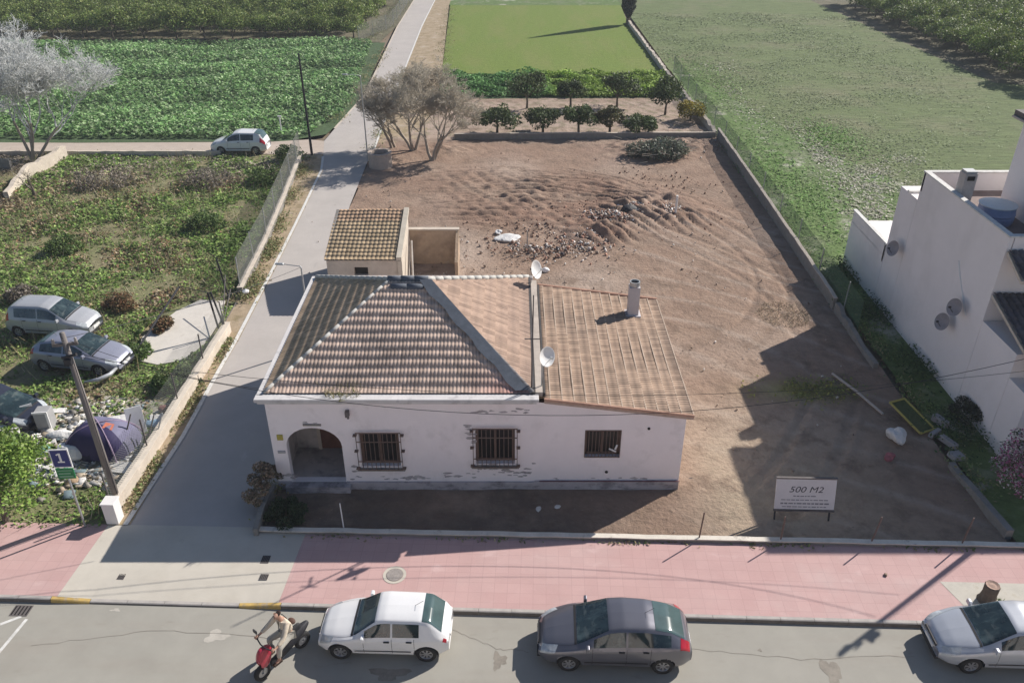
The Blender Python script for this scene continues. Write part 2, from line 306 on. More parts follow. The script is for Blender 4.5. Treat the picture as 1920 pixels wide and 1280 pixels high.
# the bulldozed lot: displaced dirt
def terrain():
    x0, x1, y0, y1, d = -10.9, 16.3, 20.1, 78.2, .14
    xs = np.arange(x0, x1+d, d); ys = np.arange(y0, y1+d, d); X, Y = np.meshgrid(xs, ys)
    A, B, C2, Dn = FN(3.5, seed=1), FN(1.0, seed=2), FN(.42, seed=3), FN(7, seed=4)
    r = np.hypot(X+1, Y-41); th = np.degrees(np.arctan2(Y-41, X+1))
    mask = np.clip((r-5.5)/2, 0, 1)*np.clip((18-r)/2.5, 0, 1)*np.clip((th-22)/10, 0, 1)*np.clip((118-th)/25, 0, 1)
    ph = r*4.1 + 2.6*A(X*.6, Y*.6) + 1.1*B(X*.5, Y*.5) + .6*np.sin(th*.11); rut = (1-np.abs(np.sin(ph)))**2.2; am = np.clip(.55+.6*Dn(X*2.2, Y*2.2)+.3*B(X, Y), 0, 1.4)
    Z = .012*B(X, Y) + .008*C2(X, Y) + .03*A(X, Y)*.5
    Z += mask*(-.26*rut*am + .10*am + .05*np.abs(C2(X*.8, Y*.8)) + .035*np.sin(ph*2.7+2*A(X, Y)) + .03*C2(X, Y))
    Z += mask*.10
    for cx, cy, rr in ((2.5,41.5,10.6),(2.5,41.5,12.3),(-2,34,15.5),(-2,34,17.2)):      # wheel tracks
        q = np.hypot(X-cx, Y-cy)-rr + .15*A(X, Y); Z -= .05*np.exp(-(q/.16)**2)*np.clip((X-6)/3, 0, 1); Z += .025*np.exp(-((np.abs(q)-.3)/.1)**2)*np.clip((X-6)/3, 0, 1)
    for cx, cy, rr, h in ((5.0,46.2,2.0,.28),(8.2,50.0,2.2,.42),(10.6,51.0,1.3,.25),(10.5,62.5,3.0,.35),(14,63.5,2.2,.3),(1.2,44.4,1.3,.18),(-5,62.6,2.4,.25)):
        q = np.hypot(X-cx, (Y-cy)*1.3)/rr; Z += h*np.exp(-q**2*1.4)*(1+.35*C2(X, Y))
    Z -= .03
    near = (Y < 33)&(X < 6.6)&(X > -8.8); Z = np.where(near, np.minimum(Z, .01), Z)
    Z = np.where((Y < 21), Z*.3, Z)
    base = np.array([.28,.192,.14]); red = np.array([.245,.148,.105]); pale = np.array([.44,.36,.30]); dk = np.array([.235,.18,.14]); yel = np.array([.41,.33,.235])
    col = np.tile(base, (*X.shape, 1))
    def bl(c, f): 
        nonlocal col; f = np.clip(f, 0, 1)[..., None]; col = col*(1-f)+c*f
    bl(pale, .7*np.exp(-(((X+2)/4)**2+((Y-42)/4)**2))+.3*A(X, Y))
    bl(np.array([.165,.105,.08]), mask*rut*am*.55); bl(red, mask*(.6+.3*Dn(X, Y))*(1-.6*rut) + .5*np.clip((Y-58)/5, 0, 1)*(Y < 64.5)*(.5+.5*A(X, Y)))
    bl(dk, .35*np.clip(B(X*.7, Y*.7)-.3, 0, 1) + .5*np.clip((Y-63)/2, 0, 1)*(Y < 65.3))
    q1 = np.abs(((X-9)*.55+(Y-44)*.83)+1.2*A(X*.5, Y*.5)); bl(pale, .45*np.exp(-((q1 % 2.1-.4)/.16)**2)*np.clip((X-5)/3, 0, 1)*(Y < 50)); bl(np.array([.17,.115,.08]), .5*np.exp(-((q1 % 2.1-.95)/.12)**2)*np.clip((X-5)/3, 0, 1)*(Y < 50)*np.clip(.6+B(X, Y), 0, 1)); bl(yel, .8*np.clip((30-Y)/8, 0, 1)*np.clip((X-5.5)/2, 0, 1)*(.6+.4*A(X, Y)))
    bl(np.array([.10,.08,.065]), np.clip((23.6-Y)/1.2,0,1)*np.clip((9-X)/8,0,1)*(.6+.35*A(X, Y)))  # dark front yard soil, house shade painted into its colour; fades rightward
    bl(np.array([.30,.30,.08]), .8*np.exp(-(((X-12.3)/1.7)**2+((Y-29.2)/.7)**2)))
    bl(np.array([.40,.31,.25]), (Y > 65.2)*.9*np.clip((78-Y)/2, .4, 1)); bl(np.array([.16,.15,.08]), (Y > 65.2)*np.clip(C2(X, Y)*.6, 0, .6))
    ny, nx = X.shape; idx = np.arange(nx*ny).reshape(ny, nx)
    F = np.stack([idx[:-1,:-1], idx[:-1,1:], idx[1:,1:], idx[1:,:-1]], -1).reshape(-1, 4)
    V = np.stack([X, Y, Z], -1).reshape(-1, 3)
    # keep it off the lane
    cx = V[F[:, 0], 0]; cy = V[F[:, 0], 1]
    lanex = np.interp(cy, [20,22.9,33,41,42,50.6,59.9,75,79], [-8.45,-8.5,-8.6,-9.3,-10.1,-10.55,-10.75,-11.0,-11.1])
    keep = (cx > lanex)&~((cy < WY(cx)+.1))
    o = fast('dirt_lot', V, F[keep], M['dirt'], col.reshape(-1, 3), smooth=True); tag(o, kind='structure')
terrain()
# ================================================================= ROOF TILES
def tiles_mat(name, base, dark, var=.22, stain=None):
    lay = [(1.1,.52,.68,dark,.65,None), (3.5,.6,.7,tuple(min(1, c*1.35) for c in base),.5,None)]
    if stain: lay.append(stain)
    return mat(name, (1,1,1), rough=.9, attr=True, noise=(9,.14), layers=[])
def tile_facet(name, O, U, V, n, L, Wd, lo, hi, m, parent, pitch=.23, course=.42, base=(.4,.3,.25), dark=(.2,.16,.14), seed=0, rib=.045, warm=None):
    """O eave corner, U unit along the eave, V unit up the slope, n normal; lo(v),hi(v) limits along U"""
    O, U, V, n = map(Vector, (O, U, V, n)); O = np.array(O); U = np.array(U); V = np.array(V); n = np.array(n)
    du = pitch/6; nu = int(L/du)+2; dv = course
    us = np.arange(nu)*du; rows = []; r = np.random.default_rng(seed); nc = int(math.ceil(Wd/dv))
    tone = r.uniform(.72, 1.14, (nc+1, int(L/pitch)+3)); f1 = FN(1.6, seed=seed+9); f2 = FN(.5, seed=seed+5)
    vs_ = []
    for c in range(nc):
        for (fr, h) in ((0.0, .05), (.5, .026), (.97, .003)): vs_.append((min(Wd, (c+fr)*dv), h, c))
    P = []; Cc = []
    for (v, h, c) in vs_:
        uu = np.clip(us, lo(v), hi(v)); sag = .02*np.sin(uu*1.3+seed)*np.sin(v*1.1)
        ri = rib*np.abs(np.cos(math.pi*uu/pitch))
        jit = r.uniform(-.008, .008, len(uu))*0
        q = O[None]+U[None]*uu[:, None]+V[None]*v+n[None]*(ri+h+sag+jit)[:, None]; P.append(q)
        ti = (us/pitch+.5).astype(int); tn = tone[c, np.clip(ti, 0, tone.shape[1]-1)]
        st = np.clip(f1(uu, np.full_like(uu, v))*.5+.3+.3*f2(uu, np.full_like(uu, v)), 0, 1)[:, None]
        col = np.array(base)[None]*(1-st*.6)+np.array(dark)[None]*st*.6
        if warm is not None:
            wc, wf = warm; ff = np.clip(wf(uu, v), 0, 1)[:, None]; col = col*(1-ff)+np.array(wc)[None]*ff
        col = col*tn[:, None]; gr = np.abs(np.cos(math.pi*uu/pitch)); col = col*(.74+.26*np.clip(gr*2.0, 0, 1))[:, None]   # darker in the channels between the ribs
        Cc.append(col)
    P = np.array(P); Cc = np.array(Cc); nr = len(vs_); idx = np.arange(nr*nu).reshape(nr, nu)
    F = np.stack([idx[:-1,:-1], idx[:-1,1:], idx[1:,1:], idx[1:,:-1]], -1).reshape(-1, 4)
    Pf = P.reshape(-1, 3); keep = np.linalg.norm(Pf[F[:, 0]]-Pf[F[:, 1]], axis=1)+np.linalg.norm(Pf[F[:, 2]]-Pf[F[:, 3]], axis=1) > .004
    return fast(name, Pf, F[keep], m, Cc.reshape(-1, 3), parent)
M['tile'] = mat('clay_tiles', (1,1,1), rough=.9, attr=True, noise=(7,.16))
M['mortar'] = mat('mortar_ridge', (.44,.40,.36), rough=.95, noise=(4,.25), bump=(9,.4,.03))
M['ridgepale'] = mat('pale_ridge', (.47,.46,.43), rough=.9, noise=(4,.25), bump=(9,.4,.03))
M['membrane'] = mat('blue_grey_membrane', (.10,.115,.14), rough=.7, noise=(4,.3))

def wall2d(b, outer, holes, axis, pos, depth, inward=1):
    """wall sheet in the plane axis=pos with holes; reveals of given depth. outer/holes are lists of (s,z)"""
    loops = [[Vector((p[0], p[1], 0)) for p in outer]] + [[Vector((p[0], p[1], 0)) for p in h] for h in holes]
    tr = tessellate_polygon(loops); flat = [p for l in loops for p in l]
    mk = (lambda s, z, d: (s, pos+d*inward, z)) if axis == 'y' else (lambda s, z, d: (pos+d*inward, s, z))
    b.add([mk(p.x, p.y, 0) for p in flat], tr)
    for h in holes:
        n = len(h); vs = [mk(p[0], p[1], 0) for p in h]+[mk(p[0], p[1], depth) for p in h]
        b.add(vs, [(i, (i+1) % n, n+(i+1) % n, n+i) for i in range(n)])

# ================================================================= MAIN HOUSE
def main_house():
    H = empty('old_house', (-1.2, 22.95, 0), 0, 'long single storey whitewashed old house with hipped clay tile roof, arched porch and barred windows', 'house')
    ox, oy = -1.2, 22.95
    T = lambda o: (setattr(o, 'location', (-ox, -oy, 0)), o)[1]
    XL, XR, YF, YB, XM = -8.35, 5.95, 22.95, 31.9, .78
    # walls
    b = MB()
    xa0, xa1, za = -7.85, -5.92, .25; cxa = (xa0+xa1)/2; ra = (xa1-xa0)/2
    arch = [(xa0, za), (xa1, za), (xa1, 1.85)]+[(cxa+ra*math.cos(t), 1.85+ra*.82*math.sin(t)) for t in [math.pi*i/14 for i in range(1, 14)]]+[(xa0, 1.85)]
    w1 = [(-5.3,.97),(-3.92,.97),(-3.92,2.42),(-5.3,2.42)]; w2 = [(-1.27,1.08),(.1,1.08),(.1,2.6),(-1.27,2.6)]; w3 = [(2.52,1.36),(3.78,1.36),(3.78,2.55),(2.52,2.55)]
    outer = [(XL,-.1),(XR,-.1),(XR,3.13),(XM,3.72),(XM,3.86),(XL,3.86)]
    wall2d(b, outer, [arch, w1, w2, w3], 'y', YF, .28)
    b.add([(XL,YF,-.1),(XL,YF,3.86),(XL,YB,3.86),(XL,YB,-.1)], [(0,1,2,3)])
    b.add([(XR,YF,-.1),(XR,YF,3.13),(XR,YB-.5,3.13),(XR,YB-.5,-.1)], [(0,3,2,1)])
    b.add([(XL,YB,-.1),(XL,YB,3.86),(XM,YB,3.86),(XM,YB,-.1)], [(0,3,2,1)])
    b.add([(XM,YB-.5,-.1),(XM,YB-.5,3.72),(XR,YB-.5,3.13),(XR,YB-.5,-.1)], [(0,1,2,3)])
    # porch interior
    y1 = YF+.28; y2 = YF+2.0; ax0, ax1 = xa0-.25, xa1+.5
    wl = b.build('wall', M['wallwhite'], H); T(wl)
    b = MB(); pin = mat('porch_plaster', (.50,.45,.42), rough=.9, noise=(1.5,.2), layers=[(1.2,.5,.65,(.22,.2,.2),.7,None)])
    b.add([(ax0,y1,.25),(ax1,y1,.25),(ax1,y2,.25),(ax0,y2,.25)], [(0,1,2,3)])
    b.add([(ax0,y2,.25),(ax1,y2,.25),(ax1,y2,3),(ax0,y2,3)], [(0,1,2,3)])
    b.add([(ax0,y1,.25),(ax0,y2,.25),(ax0,y2,3),(ax0,y1,3)], [(0,1,2,3)]); b.add([(ax1,y1,.25),(ax1,y2,.25),(ax1,y2,3),(ax1,y1,3)], [(3,2,1,0)])
    b.add([(ax0,y1,3),(ax1,y1,3),(ax1,y2,3),(ax0,y2,3)], [(3,2,1,0)])
    T(b.build('porch', pin, H))
    d = MB().box((cxa+.25, y2-.04, 1.55), (1.05,.07,2.55)).build('door', mat('red_brown_door', (.16,.07,.05), rough=.6, noise=(3,.3)), H); T(d)
    fr = MB(); fr.box((cxa-.34,y2-.05,1.55),(.12,.1,2.6)).box((cxa+.84,y2-.05,1.55),(.12,.1,2.6)).box((cxa+.25,y2-.09,1.9),(.9,.03,.06)); o = fr.build('door_frame', M['beige'], d)
    # plinth and steps
    b = MB(); b.box(((XL+.3-7.85)/2, YF-.03, .14),(.25,.06,.5)); b = MB()
    b.box(((.8+XR)/2+.0, YF-.035, .12),(XR-.8,.07,.42)); b.box(((-5.9+.8)/2, YF-.04, .1),(6.7,.08,.38)); b.box((-6.9,YF-.14,.09),(2.3,.30,.32)); b.box((XL+.24,YF-.04,.1),(.46,.08,.38))
    T(b.build('plinth', mat('plinth_plaster', (.43,.40,.42), rough=.9, noise=(1.6,.2), bump=(7,.3,.03), layers=[(1.3,.5,.62,(.2,.19,.2),.85,(1,1,2)), (.9,.58,.66,(.55,.52,.53),.6,None)]), H))
    T(MB().box(((XR-.8)/2+.9, YF-.075, .345),(XR-.95,.03,.028)).build('plinth_trim', mat('dark_red_trim', (.16,.07,.08), noise=(6,.4)), H))
    # peeled patches (thin flakes of bare render low on the facade)
    b = MB(); r = random.Random(5); pm_ = mat('peeled_render', (.38,.35,.355), rough=.95, noise=(4,.4), layers=[(3,.5,.6,(.52,.49,.49),.7,None)])
    for ci_, (cx, cz, sx, sz, n) in enumerate(((-4.2,.36,1.6,.14,16),(-1.9,.5,.8,.22,12),(-.6,.86,.7,.12,12),(-.2,.62,.8,.14,10),(1.3,.3,.9,.07,9),(.2,3.35,.7,.10,8),(-.9,3.3,.5,.08,6),(-1.5,2.65,.2,.18,5),(-1.35,2.3,.1,.35,5),(-7.9,.5,.25,.2,8),(-5.6,.5,.2,.3,6),(3.9,.42,1.5,.03,8),(-6.9,2.86,.5,.04,3),(-3.0,.40,1.3,.10,14),(-.9,1.0,.5,.12,8),(.5,.75,.25,.3,6))):
        for i in range(n):
            x = cx+r.gauss(0, sx*.55); z = cz+r.gauss(0, sz*.6); k = r.uniform(.04,.13); m_ = r.randint(6, 9)
            if z < .36: continue
            poly = [(x+k*r.uniform(.5,1.3)*1.5*math.cos(t), YF-.004-i*.0003, z+k*r.uniform(.3,1)*.6*math.sin(t)) for t in [6.283*j/m_ for j in range(m_)]]
            b.add(poly, [tuple(range(m_))])
    T(tag(b.build('peeled_render', pm_, H), kind='stuff'))
    # windows with grilles
    for (x0, z0), _, (x1, z1), _ in ([w1[0],0,w1[2],0],[w2[0],0,w2[2],0],[w3[0],0,w3[2],0]):
        proud = .13 if x0 < 2 else .02; cx = (x0+x1)/2; cz = (z0+z1)/2; W = x1-x0; Hh = z1-z0
        fr = MB(); 
        for q in ((cx,z0+.05,W,.1),(cx,z1-.05,W,.1),(x0+.05,cz,.1,Hh),(x1-.05,cz,.1,Hh),(cx,cz,.08,Hh)): fr.box((q[0],YF+.22,q[1]),(q[2],.06,q[3]))
        wo = fr.build('window', mat('window_wood', (.16,.10,.075), rough=.8, noise=(5,.3)), H); T(wo)
        MB().box((cx,YF+.25,cz),(W,.02,Hh)).build('pane', M['winglass'], wo)
        gb = MB(); nb = 10; yy = YF-proud; e = .08 if x0 < 2 else -.02
        for i in range(nb+1):
            x = x0-e+(W+2*e)*i/nb; gb.tube([(x,yy,z0-e),(x,yy,z1+e)], .014, 6)
        for z in ((z0-e, z0+.3, z1-.3, z1+e) if x0 < 2 else (z0-e, z1+e)): gb.box((cx,yy+.012,z),(W+2*e+.02,.012,.04))
        if x0 < 2:
            for z in (z0-.04, cz, z1-.05):
                for s in (-1, 1): gb.box((cx+s*(W/2+.12),YF-proud/2,z),(.13,proud+.02,.035))
        wo2 = gb.build('window_grille', M['rust'], H); T(wo2)
        if x0 < 2:
            sb = MB().box((cx,YF-.05,z0-.1),(W+.3,.14,.07)); T(sb.build('window_sill', M['block'], H))
    wb = MB().box((3.5,YF-.05,1.72),(.28,.03,.05), ry=.5).box((3.62,YF-.05,1.85),(.06,.03,.2), ry=.3); T(wb.build('white_rag', M['white'], H))
    # meter plate, wall lamp, vents
    T(MB().box((-8.02,YF-.02,2.25),(.2,.04,.22)).build('number_plate', mat('yellow_plate', (.42,.36,.08), noise=(5,.2)), H))
    T(MB().box((-8.05,YF-.02,1.62),(.26,.04,.1)).build('meter_cover', mat('grey_cover', (.4,.39,.4), noise=(8,.2)), H))
    l = MB().box((-5.58,YF-.09,3.3),(.13,.16,.22)).box((-5.58,YF-.03,3.12),(.07,.05,.14)); T(l.build('wall_lantern', M['iron'], H))
    T(MB().lathe([(.0,0),(.05,.0),(.05,.03),(0,.03)], (4.7,YF,2.62), 10, Matrix.Rotation(math.pi/2,3,'X')).build('vent_hole', M['dark'], H)); T(MB().lathe([(.0,0),(.055,.0),(.055,.03),(0,.03)], (3.35,YF,.72), 10, Matrix.Rotation(math.pi/2,3,'X')).build('vent_hole', M['dark'], H))
    T(MB().box((-6.85,YF-.02,2.78),(.62,.04,.07)).build('arch_keystone', M['block'], H))
    # cornice / parapet rim round the hipped roof
    b = MB(); zc = 3.98
    b.box(((XL+XM)/2-.06,YF-.10,zc-.12),(XM-XL+.2,.34,.10)); b.box(((XL+XM)/2-.06,YF-.16,zc-.01),(XM-XL+.34,.34,.12))
    b.box((XL-.10,(YF+YB)/2,zc-.01),(.24,YB-YF+.1,.12)); b.box(((XL+XM)/2,YB,zc-.01),(XM-XL+.2,.24,.12))
    T(b.build('cornice', mat('cornice_plaster', (.60,.58,.57), rough=.9, noise=(1.4,.14), bump=(8,.3,.02), layers=[(2,.55,.68,(.38,.37,.37),.7,None)]), H, bevel=.012))
    # hipped roof
    x0, x1, y0, y1_, ze, zr = XL+.03, XM-.1, YF+.05, YB-.1, 4.0, 6.0
    rx0, rx1, ry = -4.5, -3.2, (YF+YB)/2+.1
    roof = MB(); roof.add([(x0,y0,ze),(x1,y0,ze),(x1,y1_,ze),(x0,y1_,ze),(rx0,ry,zr-.03),(rx1,ry,zr-.03)], [(0,1,5,4),(1,2,5),(2,3,4,5),(3,0,4)])
    rf = T(roof.build('roof', M['mortar'], H))
    def facet(A, B, C, D, **k):     # eave A->B, top D..C
        A, B, C, D = map(Vector, (A, B, C, D)); U = (B-A).normalized(); mid = D-A; V = (mid-U*mid.dot(U)).normalized(); n = U.cross(V); Wd = (D-A).dot(V); L = (B-A).length
        a = (D-A).dot(U); c = (C-A).dot(U)
        return tile_facet('roof_tiles', A+n*.02, U, V, n, L, Wd, lambda v: a*v/Wd, lambda v: L+(c-L)*v/Wd, M['tile'], rf, **k)
    wf = lambda u, v: np.clip((u-6.6)/1.6, 0, 1)*np.clip(.9-v/1.5, 0, 1)*.75
    facet((x0,y0,ze),(x1,y0,ze),(rx1,ry,zr),(rx0,ry,zr), base=(.62,.47,.38), dark=(.43,.33,.265), seed=1, rib=.022, pitch=.13, course=.37, warm=((.45,.2,.18), wf))
    facet((x0,y1_,ze),(x0,y0,ze),(rx0,ry,zr),(rx0,ry,zr), base=(.58,.42,.28), dark=(.36,.27,.18), seed=2, rib=.03, pitch=.16)
    facet((x1,y0,ze),(x1,y1_,ze),(rx1,ry,zr),(rx1,ry,zr), base=(.40,.285,.22), dark=(.32,.23,.185), seed=3, rib=.03, course=.5, pitch=.14)
    facet((x1,y1_,ze),(x0,y1_,ze),(rx0,ry,zr),(rx1,ry,zr), base=(.36,.28,.24), dark=(.2,.17,.16), seed=4)
    def ridge(A, B, m, r=.1, nseg=None):
        A, B = Vector(A), Vector(B); L = (B-A).length; n = nseg or max(2, int(L/.42)); b = MB()
        for i in range(n):
            p = A.lerp(B, i/n); q = A.lerp(B, (i+1.08)/n) if i < n-1 else B; b.tube([p, q], [r*1.05, r*.96], 10)
        return b.build('ridge_cap', m, rf, smooth=True)
    up = Vector((0,0,.07))
    ridge(Vector((x0,y0,ze))+up, Vector((rx0,ry,zr))+up, M['ridgepale'], .065)
    ridge(Vector((x1,y0,ze))+up, Vector((rx1,ry,zr))+up, mat('dark_hip_cap', (.16,.155,.16), noise=(4,.3)), .085)
    ridge(Vector((x1,y1_,ze))+up, Vector((rx1,ry,zr))+up, M['ridgepale'], .09); ridge(Vector((x0,y1_,ze))+up, Vector((rx0,ry,zr))+up, M['ridgepale'], .09)
    ridge(Vector((rx0-.1,ry,zr))+up, Vector((rx1+.1,ry,zr))+up, M['membrane'], .12)
    ridge(Vector((rx0+.05,ry-.33,zr-.1)), Vector((rx1-.05,ry-.33,zr-.1)), M['membrane'], .13)
    # dark waterproofing strip on the front side of the right hip
    A = Vector((x1-.45,y0+.02,ze+.12)); B = Vector((rx1-.15,ry-.15,zr+.1)); n_ = 14; vs = []
    for i in range(n_+1):
        p = A.lerp(B, i/n_); k = .12+.06*math.sin(i*1.7); vs += [p+Vector((-k,0,.02)), p+Vector((.38,0,.04))]
    MB().add(vs, [(2*i,2*i+1,2*i+3,2*i+2) for i in range(n_)]).build('flashing', M['membrane'], rf)
    # channel between the two roofs
    b = MB(); b.box((XM+.13,(YF+YB)/2-.2,4.0),(.24,YB-YF-.5,.16)); T(b.build('party_parapet', mat('parapet_render', (.46,.40,.345), noise=(2,.25), bump=(8,.3,.02)), H))
    b = MB(); b.box((XM-.05,(YF+YB)/2,4.05),(.09,YB-YF,.1)); b.box((XM+.31,(YF+YB)/2-.3,3.97),(.07,YB-YF-.8,.1)); T(b.build('gutter', mat('dark_gutter', (.07,.065,.065), noise=(5,.3)), H))
    # right mono-pitch roof falling to +x
    xa, xb, ya, yb, zA, zB = XM+.30, XR+.22, YF-.12, YB-.55, 3.84, 3.16
    b = MB(); b.add([(xa,ya,zA-.1),(xb,ya,zB-.1),(xb,yb,zB-.1),(xa,yb,zA-.1),(xa,ya,zA),(xb,ya,zB),(xb,yb,zB),(xa,yb,zA)], [(0,1,5,4),(1,2,6,5),(2,3,7,6),(3,0,4,7),(3,2,1,0),(4,5,6,7)])
    r2 = T(b.build('roof', mat('roof_edge_cement', (.44,.33,.27), noise=(4,.2)), H))
    U = Vector((0,1,0)); V = Vector((xa-xb,0,zA-zB)).normalized(); n = U.cross(V); n = n if n.z > 0 else -n; Wd = Vector((xa-xb,0,zA-zB)).length
    tile_facet('roof_tiles', Vector((xb,ya,zB))+n*.02, U, V, n, yb-ya, Wd, lambda v: 0, lambda v: yb-ya, M['tile'], r2, base=(.345,.245,.18), dark=(.265,.195,.15), seed=6, rib=.028, pitch=.14, course=.41)
    b = MB()   # mortar lines up the courses: pale lips of each tile row
    k = 0
    while k*.41 < Wd-.1:
        p = Vector((xb,ya,zB))+V*(k*.41+.02)+n*.085; b.box((p.x,(ya+yb)/2,p.z),(.045,yb-ya-.05,.02), ry=math.atan2(zA-zB, xb-xa)); k += 1
    b.build('tile_lips', mat('pale_tile_lips', (.41,.32,.25), noise=(6,.35)), r2)
    tm_ = mat('terracotta_verge', (.47,.28,.2), noise=(6,.25)); MB().tube([(xa,ya+.02,zA+.05),(xb,ya+.02,zB+.05)], .055, 8).build('verge_tiles', tm_, r2); MB().tube([(xa,yb,zA+.06),(xb,yb,zB+.06)], .08, 8).build('verge_tiles', tm_, r2)
    # chimney on the right roof
    c = empty('x', (0,0,0)); bpy.data.objects.remove(c)
    cx, cy = 4.93, 29.75; zb_ = 3.3
    ch = T(MB().box((cx,cy,zb_+.62),(.42,.42,1.5)).box((cx,cy,zb_-.02),(.62,.62,.3)).build('chimney', mat('chimney_render', (.55,.52,.53), noise=(2,.12), bump=(9,.2,.02)), H))
    ch2 = MB().lathe([(.2,0),(.21,.02),(.21,.2),(.17,.2),(.17,.05)], (cx,cy,zb_+1.37), 14).build('chimney_pot', M['galv'], ch)
    MB().lathe([(0,.12),(.168,.12)], (cx,cy,zb_+1.37), 14).build('flue', M['dark'], ch2)
    return H
main_house()

# weeds growing on the roof edge
def tuft(name, loc, rad, n, h, cols, label, cat='plant', group=None, lean=.5, wd=.03):
    a = rng.uniform(0, 6.283, n); r = rad*np.sqrt(rng.uniform(0, 1, n)); C = np.stack([r*np.cos(a), r*np.sin(a), np.zeros(n)], 1)
    V, F, c = blades(C, rng.uniform(.4, 1, n)*h, wd, np.array(cols)[rng.integers(0, len(cols), n)]*rng.uniform(.7, 1.3, (n, 1)), lean)
    o = fast(name, V, F, M['leaf'], c); o.location = loc; return tag(o, label, cat, group)
tuft('roof_weed', (-5.7,23.25,4.0), .7, 260, .45, [(.20,.2,.07),(.28,.24,.12)], 'straggly green weeds sprouting from the front gutter of the tiled roof', lean=1.0)

# ---------------- satellite dishes and mast on the house
def dish(loc, rz, size, label, pole=None, tilt=.5, group='satellite dishes', cat='satellite dish', mt=None):
    e = empty('satellite_dish', loc, rz, label, cat, group); mt = mt or M['white']
    Mx = Matrix.Rotation(math.pi/2-tilt, 3, 'X'); pr = [(size*k/8, .32*size*(k/8)**2) for k in range(9)]
    MB().lathe(pr+[(size*1.03, .32*size)], (0,-.14,0), 24, Mx).build('reflector', mt, e, smooth=True)
    n = Mx@Vector((0,0,1))
    MB().tube([Vector((0,-.14,-size*.9)), n*size*.95+Vector((0,-.14,-.05))], .012, 6).box(n*size*.97+Vector((0,-.14,-.03)), (.06,.1,.06)).build('feed_arm', M['plastic'] if mt is not M['white'] else M['galv'], e)
    MB().box((0,-.05,0), (.07,.16,.07)).build('bracket', M['blackmetal'], e)
    if pole: MB().tube([(0,0,.06),(0,0,-pole)], .022, 8).build('pole', M['galv'], e)
    return e
mast = empty('antenna_mast', (.66,23.25,4.0), 0, 'tall thin metal antenna mast standing at the front edge between the two tiled roofs', 'antenna mast')
MB().tube([(0,0,-.1),(.02,0,3.6)], [.028,.02], 8).build('pole', M['iron'], mast)
MB().box((0,0,2.0),(.5,.03,.03)).box((0,.2,2.0),(.04,.4,.04)).build('bracket', M['iron'], mast)
dish((1.0,23.4,5.3), .75, .33, 'large whitish satellite dish beside the mast above the right tiled roof', pole=1.45, tilt=.35)
dish((.80,31.2,4.72), 1.05, .38, 'white satellite dish on the rear end of the parapet between the tiled roofs', pole=.75, tilt=.35)

# ================================================================= SHED AND RUIN
def shed():
    e = empty('tiled_shed', (-7.4,39.8,0), 0, 'small plastered outbuilding with yellowish clay tile roof behind the house by the lane', 'shed')
    x0, x1, y0, y1, z0, z1 = -9.3, -5.62, 37.7, 41.8, 2.12, 3.15
    def L(o): o.location = (7.4,-39.8,0); return o
    b = MB(); hole = [(-7.95,1.25),(-7.25,1.25),(-7.25,1.72),(-7.95,1.72)]
    wall2d(b, [(x0,-.1),(x1,-.1),(x1,z0),(x0,z0)], [hole], 'y', y0, .25)
    b.add([(x0,y0,-.1),(x0,y0,z0),(x0,y1,z1),(x0,y1,-.1)], [(0,1,2,3)]); b.add([(x1,y0,-.1),(x1,y0,z0),(x1,y1,z1),(x1,y1,-.1)], [(3,2,1,0)]); b.add([(x0,y1,-.1),(x1,y1,-.1),(x1,y1,z1),(x0,y1,z1)], [(3,2,1,0)])
    L(b.build('wall', M['beige'], e)); L(MB().box((-7.6,y0+.24,1.48),(.72,.02,.5)).build('window_opening', M['dark'], e))
    roof = L(MB().add([(x0-.08,y0-.08,z0),(x1-.1,y0-.08,z0),(x1-.1,y1,z1),(x0-.08,y1,z1)], [(0,1,2,3)]).build('roof', M['mortar'], e))
    U = Vector((1,0,0)); V = Vector((0,y1-y0+.08,z1-z0)).normalized(); n = U.cross(V); Wd = Vector((0,y1-y0+.08,z1-z0)).length
    tile_facet('roof_tiles', Vector((x0-.08,y0-.1,z0+.02)), U, V, n, x1-x0-.1, Wd, lambda v: 0, lambda v: x1-x0-.1, M['tile'], roof, base=(.50,.375,.235), dark=(.38,.29,.185), seed=8, pitch=.22, course=.32, rib=.035, warm=((.48,.30,.2), lambda u, v: (v > Wd-1.1)*.6+0*u))
    b = MB(); b.add([(x1-.16,y0-.06,z0+.0),(x1+.1,y0-.06,z0+.0),(x1+.1,y1,z1),(x1-.16,y1,z1),(x1-.16,y0-.06,z0+.16),(x1+.1,y0-.06,z0+.16),(x1+.1,y1,z1+.16),(x1-.16,y1,z1+.16)], [(0,1,5,4),(1,2,6,5),(2,3,7,6),(3,0,4,7),(4,5,6,7)])
    b.box((x1,y0-.03,1),(.22,.08,2.2)); L(b.build('parapet', mat('cream_render', (.56,.50,.41), noise=(2,.14)), e))
    L(MB().box((x0-.03,(y0+y1)/2,(z0+z1)/2+.06),(.14,y1-y0,.05), rx=math.atan2(z1-z0, y1-y0)).build('verge_edge', M['block'], e))
shed()
M['mudwall'] = mat('mud_brick_wall', (.46,.34,.235), rough=.95, noise=(1.3,.3,8), bump=(7,.6,.05), layers=[(1,.5,.66,(.28,.2,.15),.8,None), (2,.6,.7,(.52,.45,.36),.5,None)])
e = empty('ruined_wall', (-4.3,41.9,0), 0, 'brown mud brick remains of a roofless outhouse joined to the right of the tiled shed', 'ruin')
MB().box((0.05,.0,1.0),(2.7,.28,2.0)).build('wall', M['mudwall'], e)
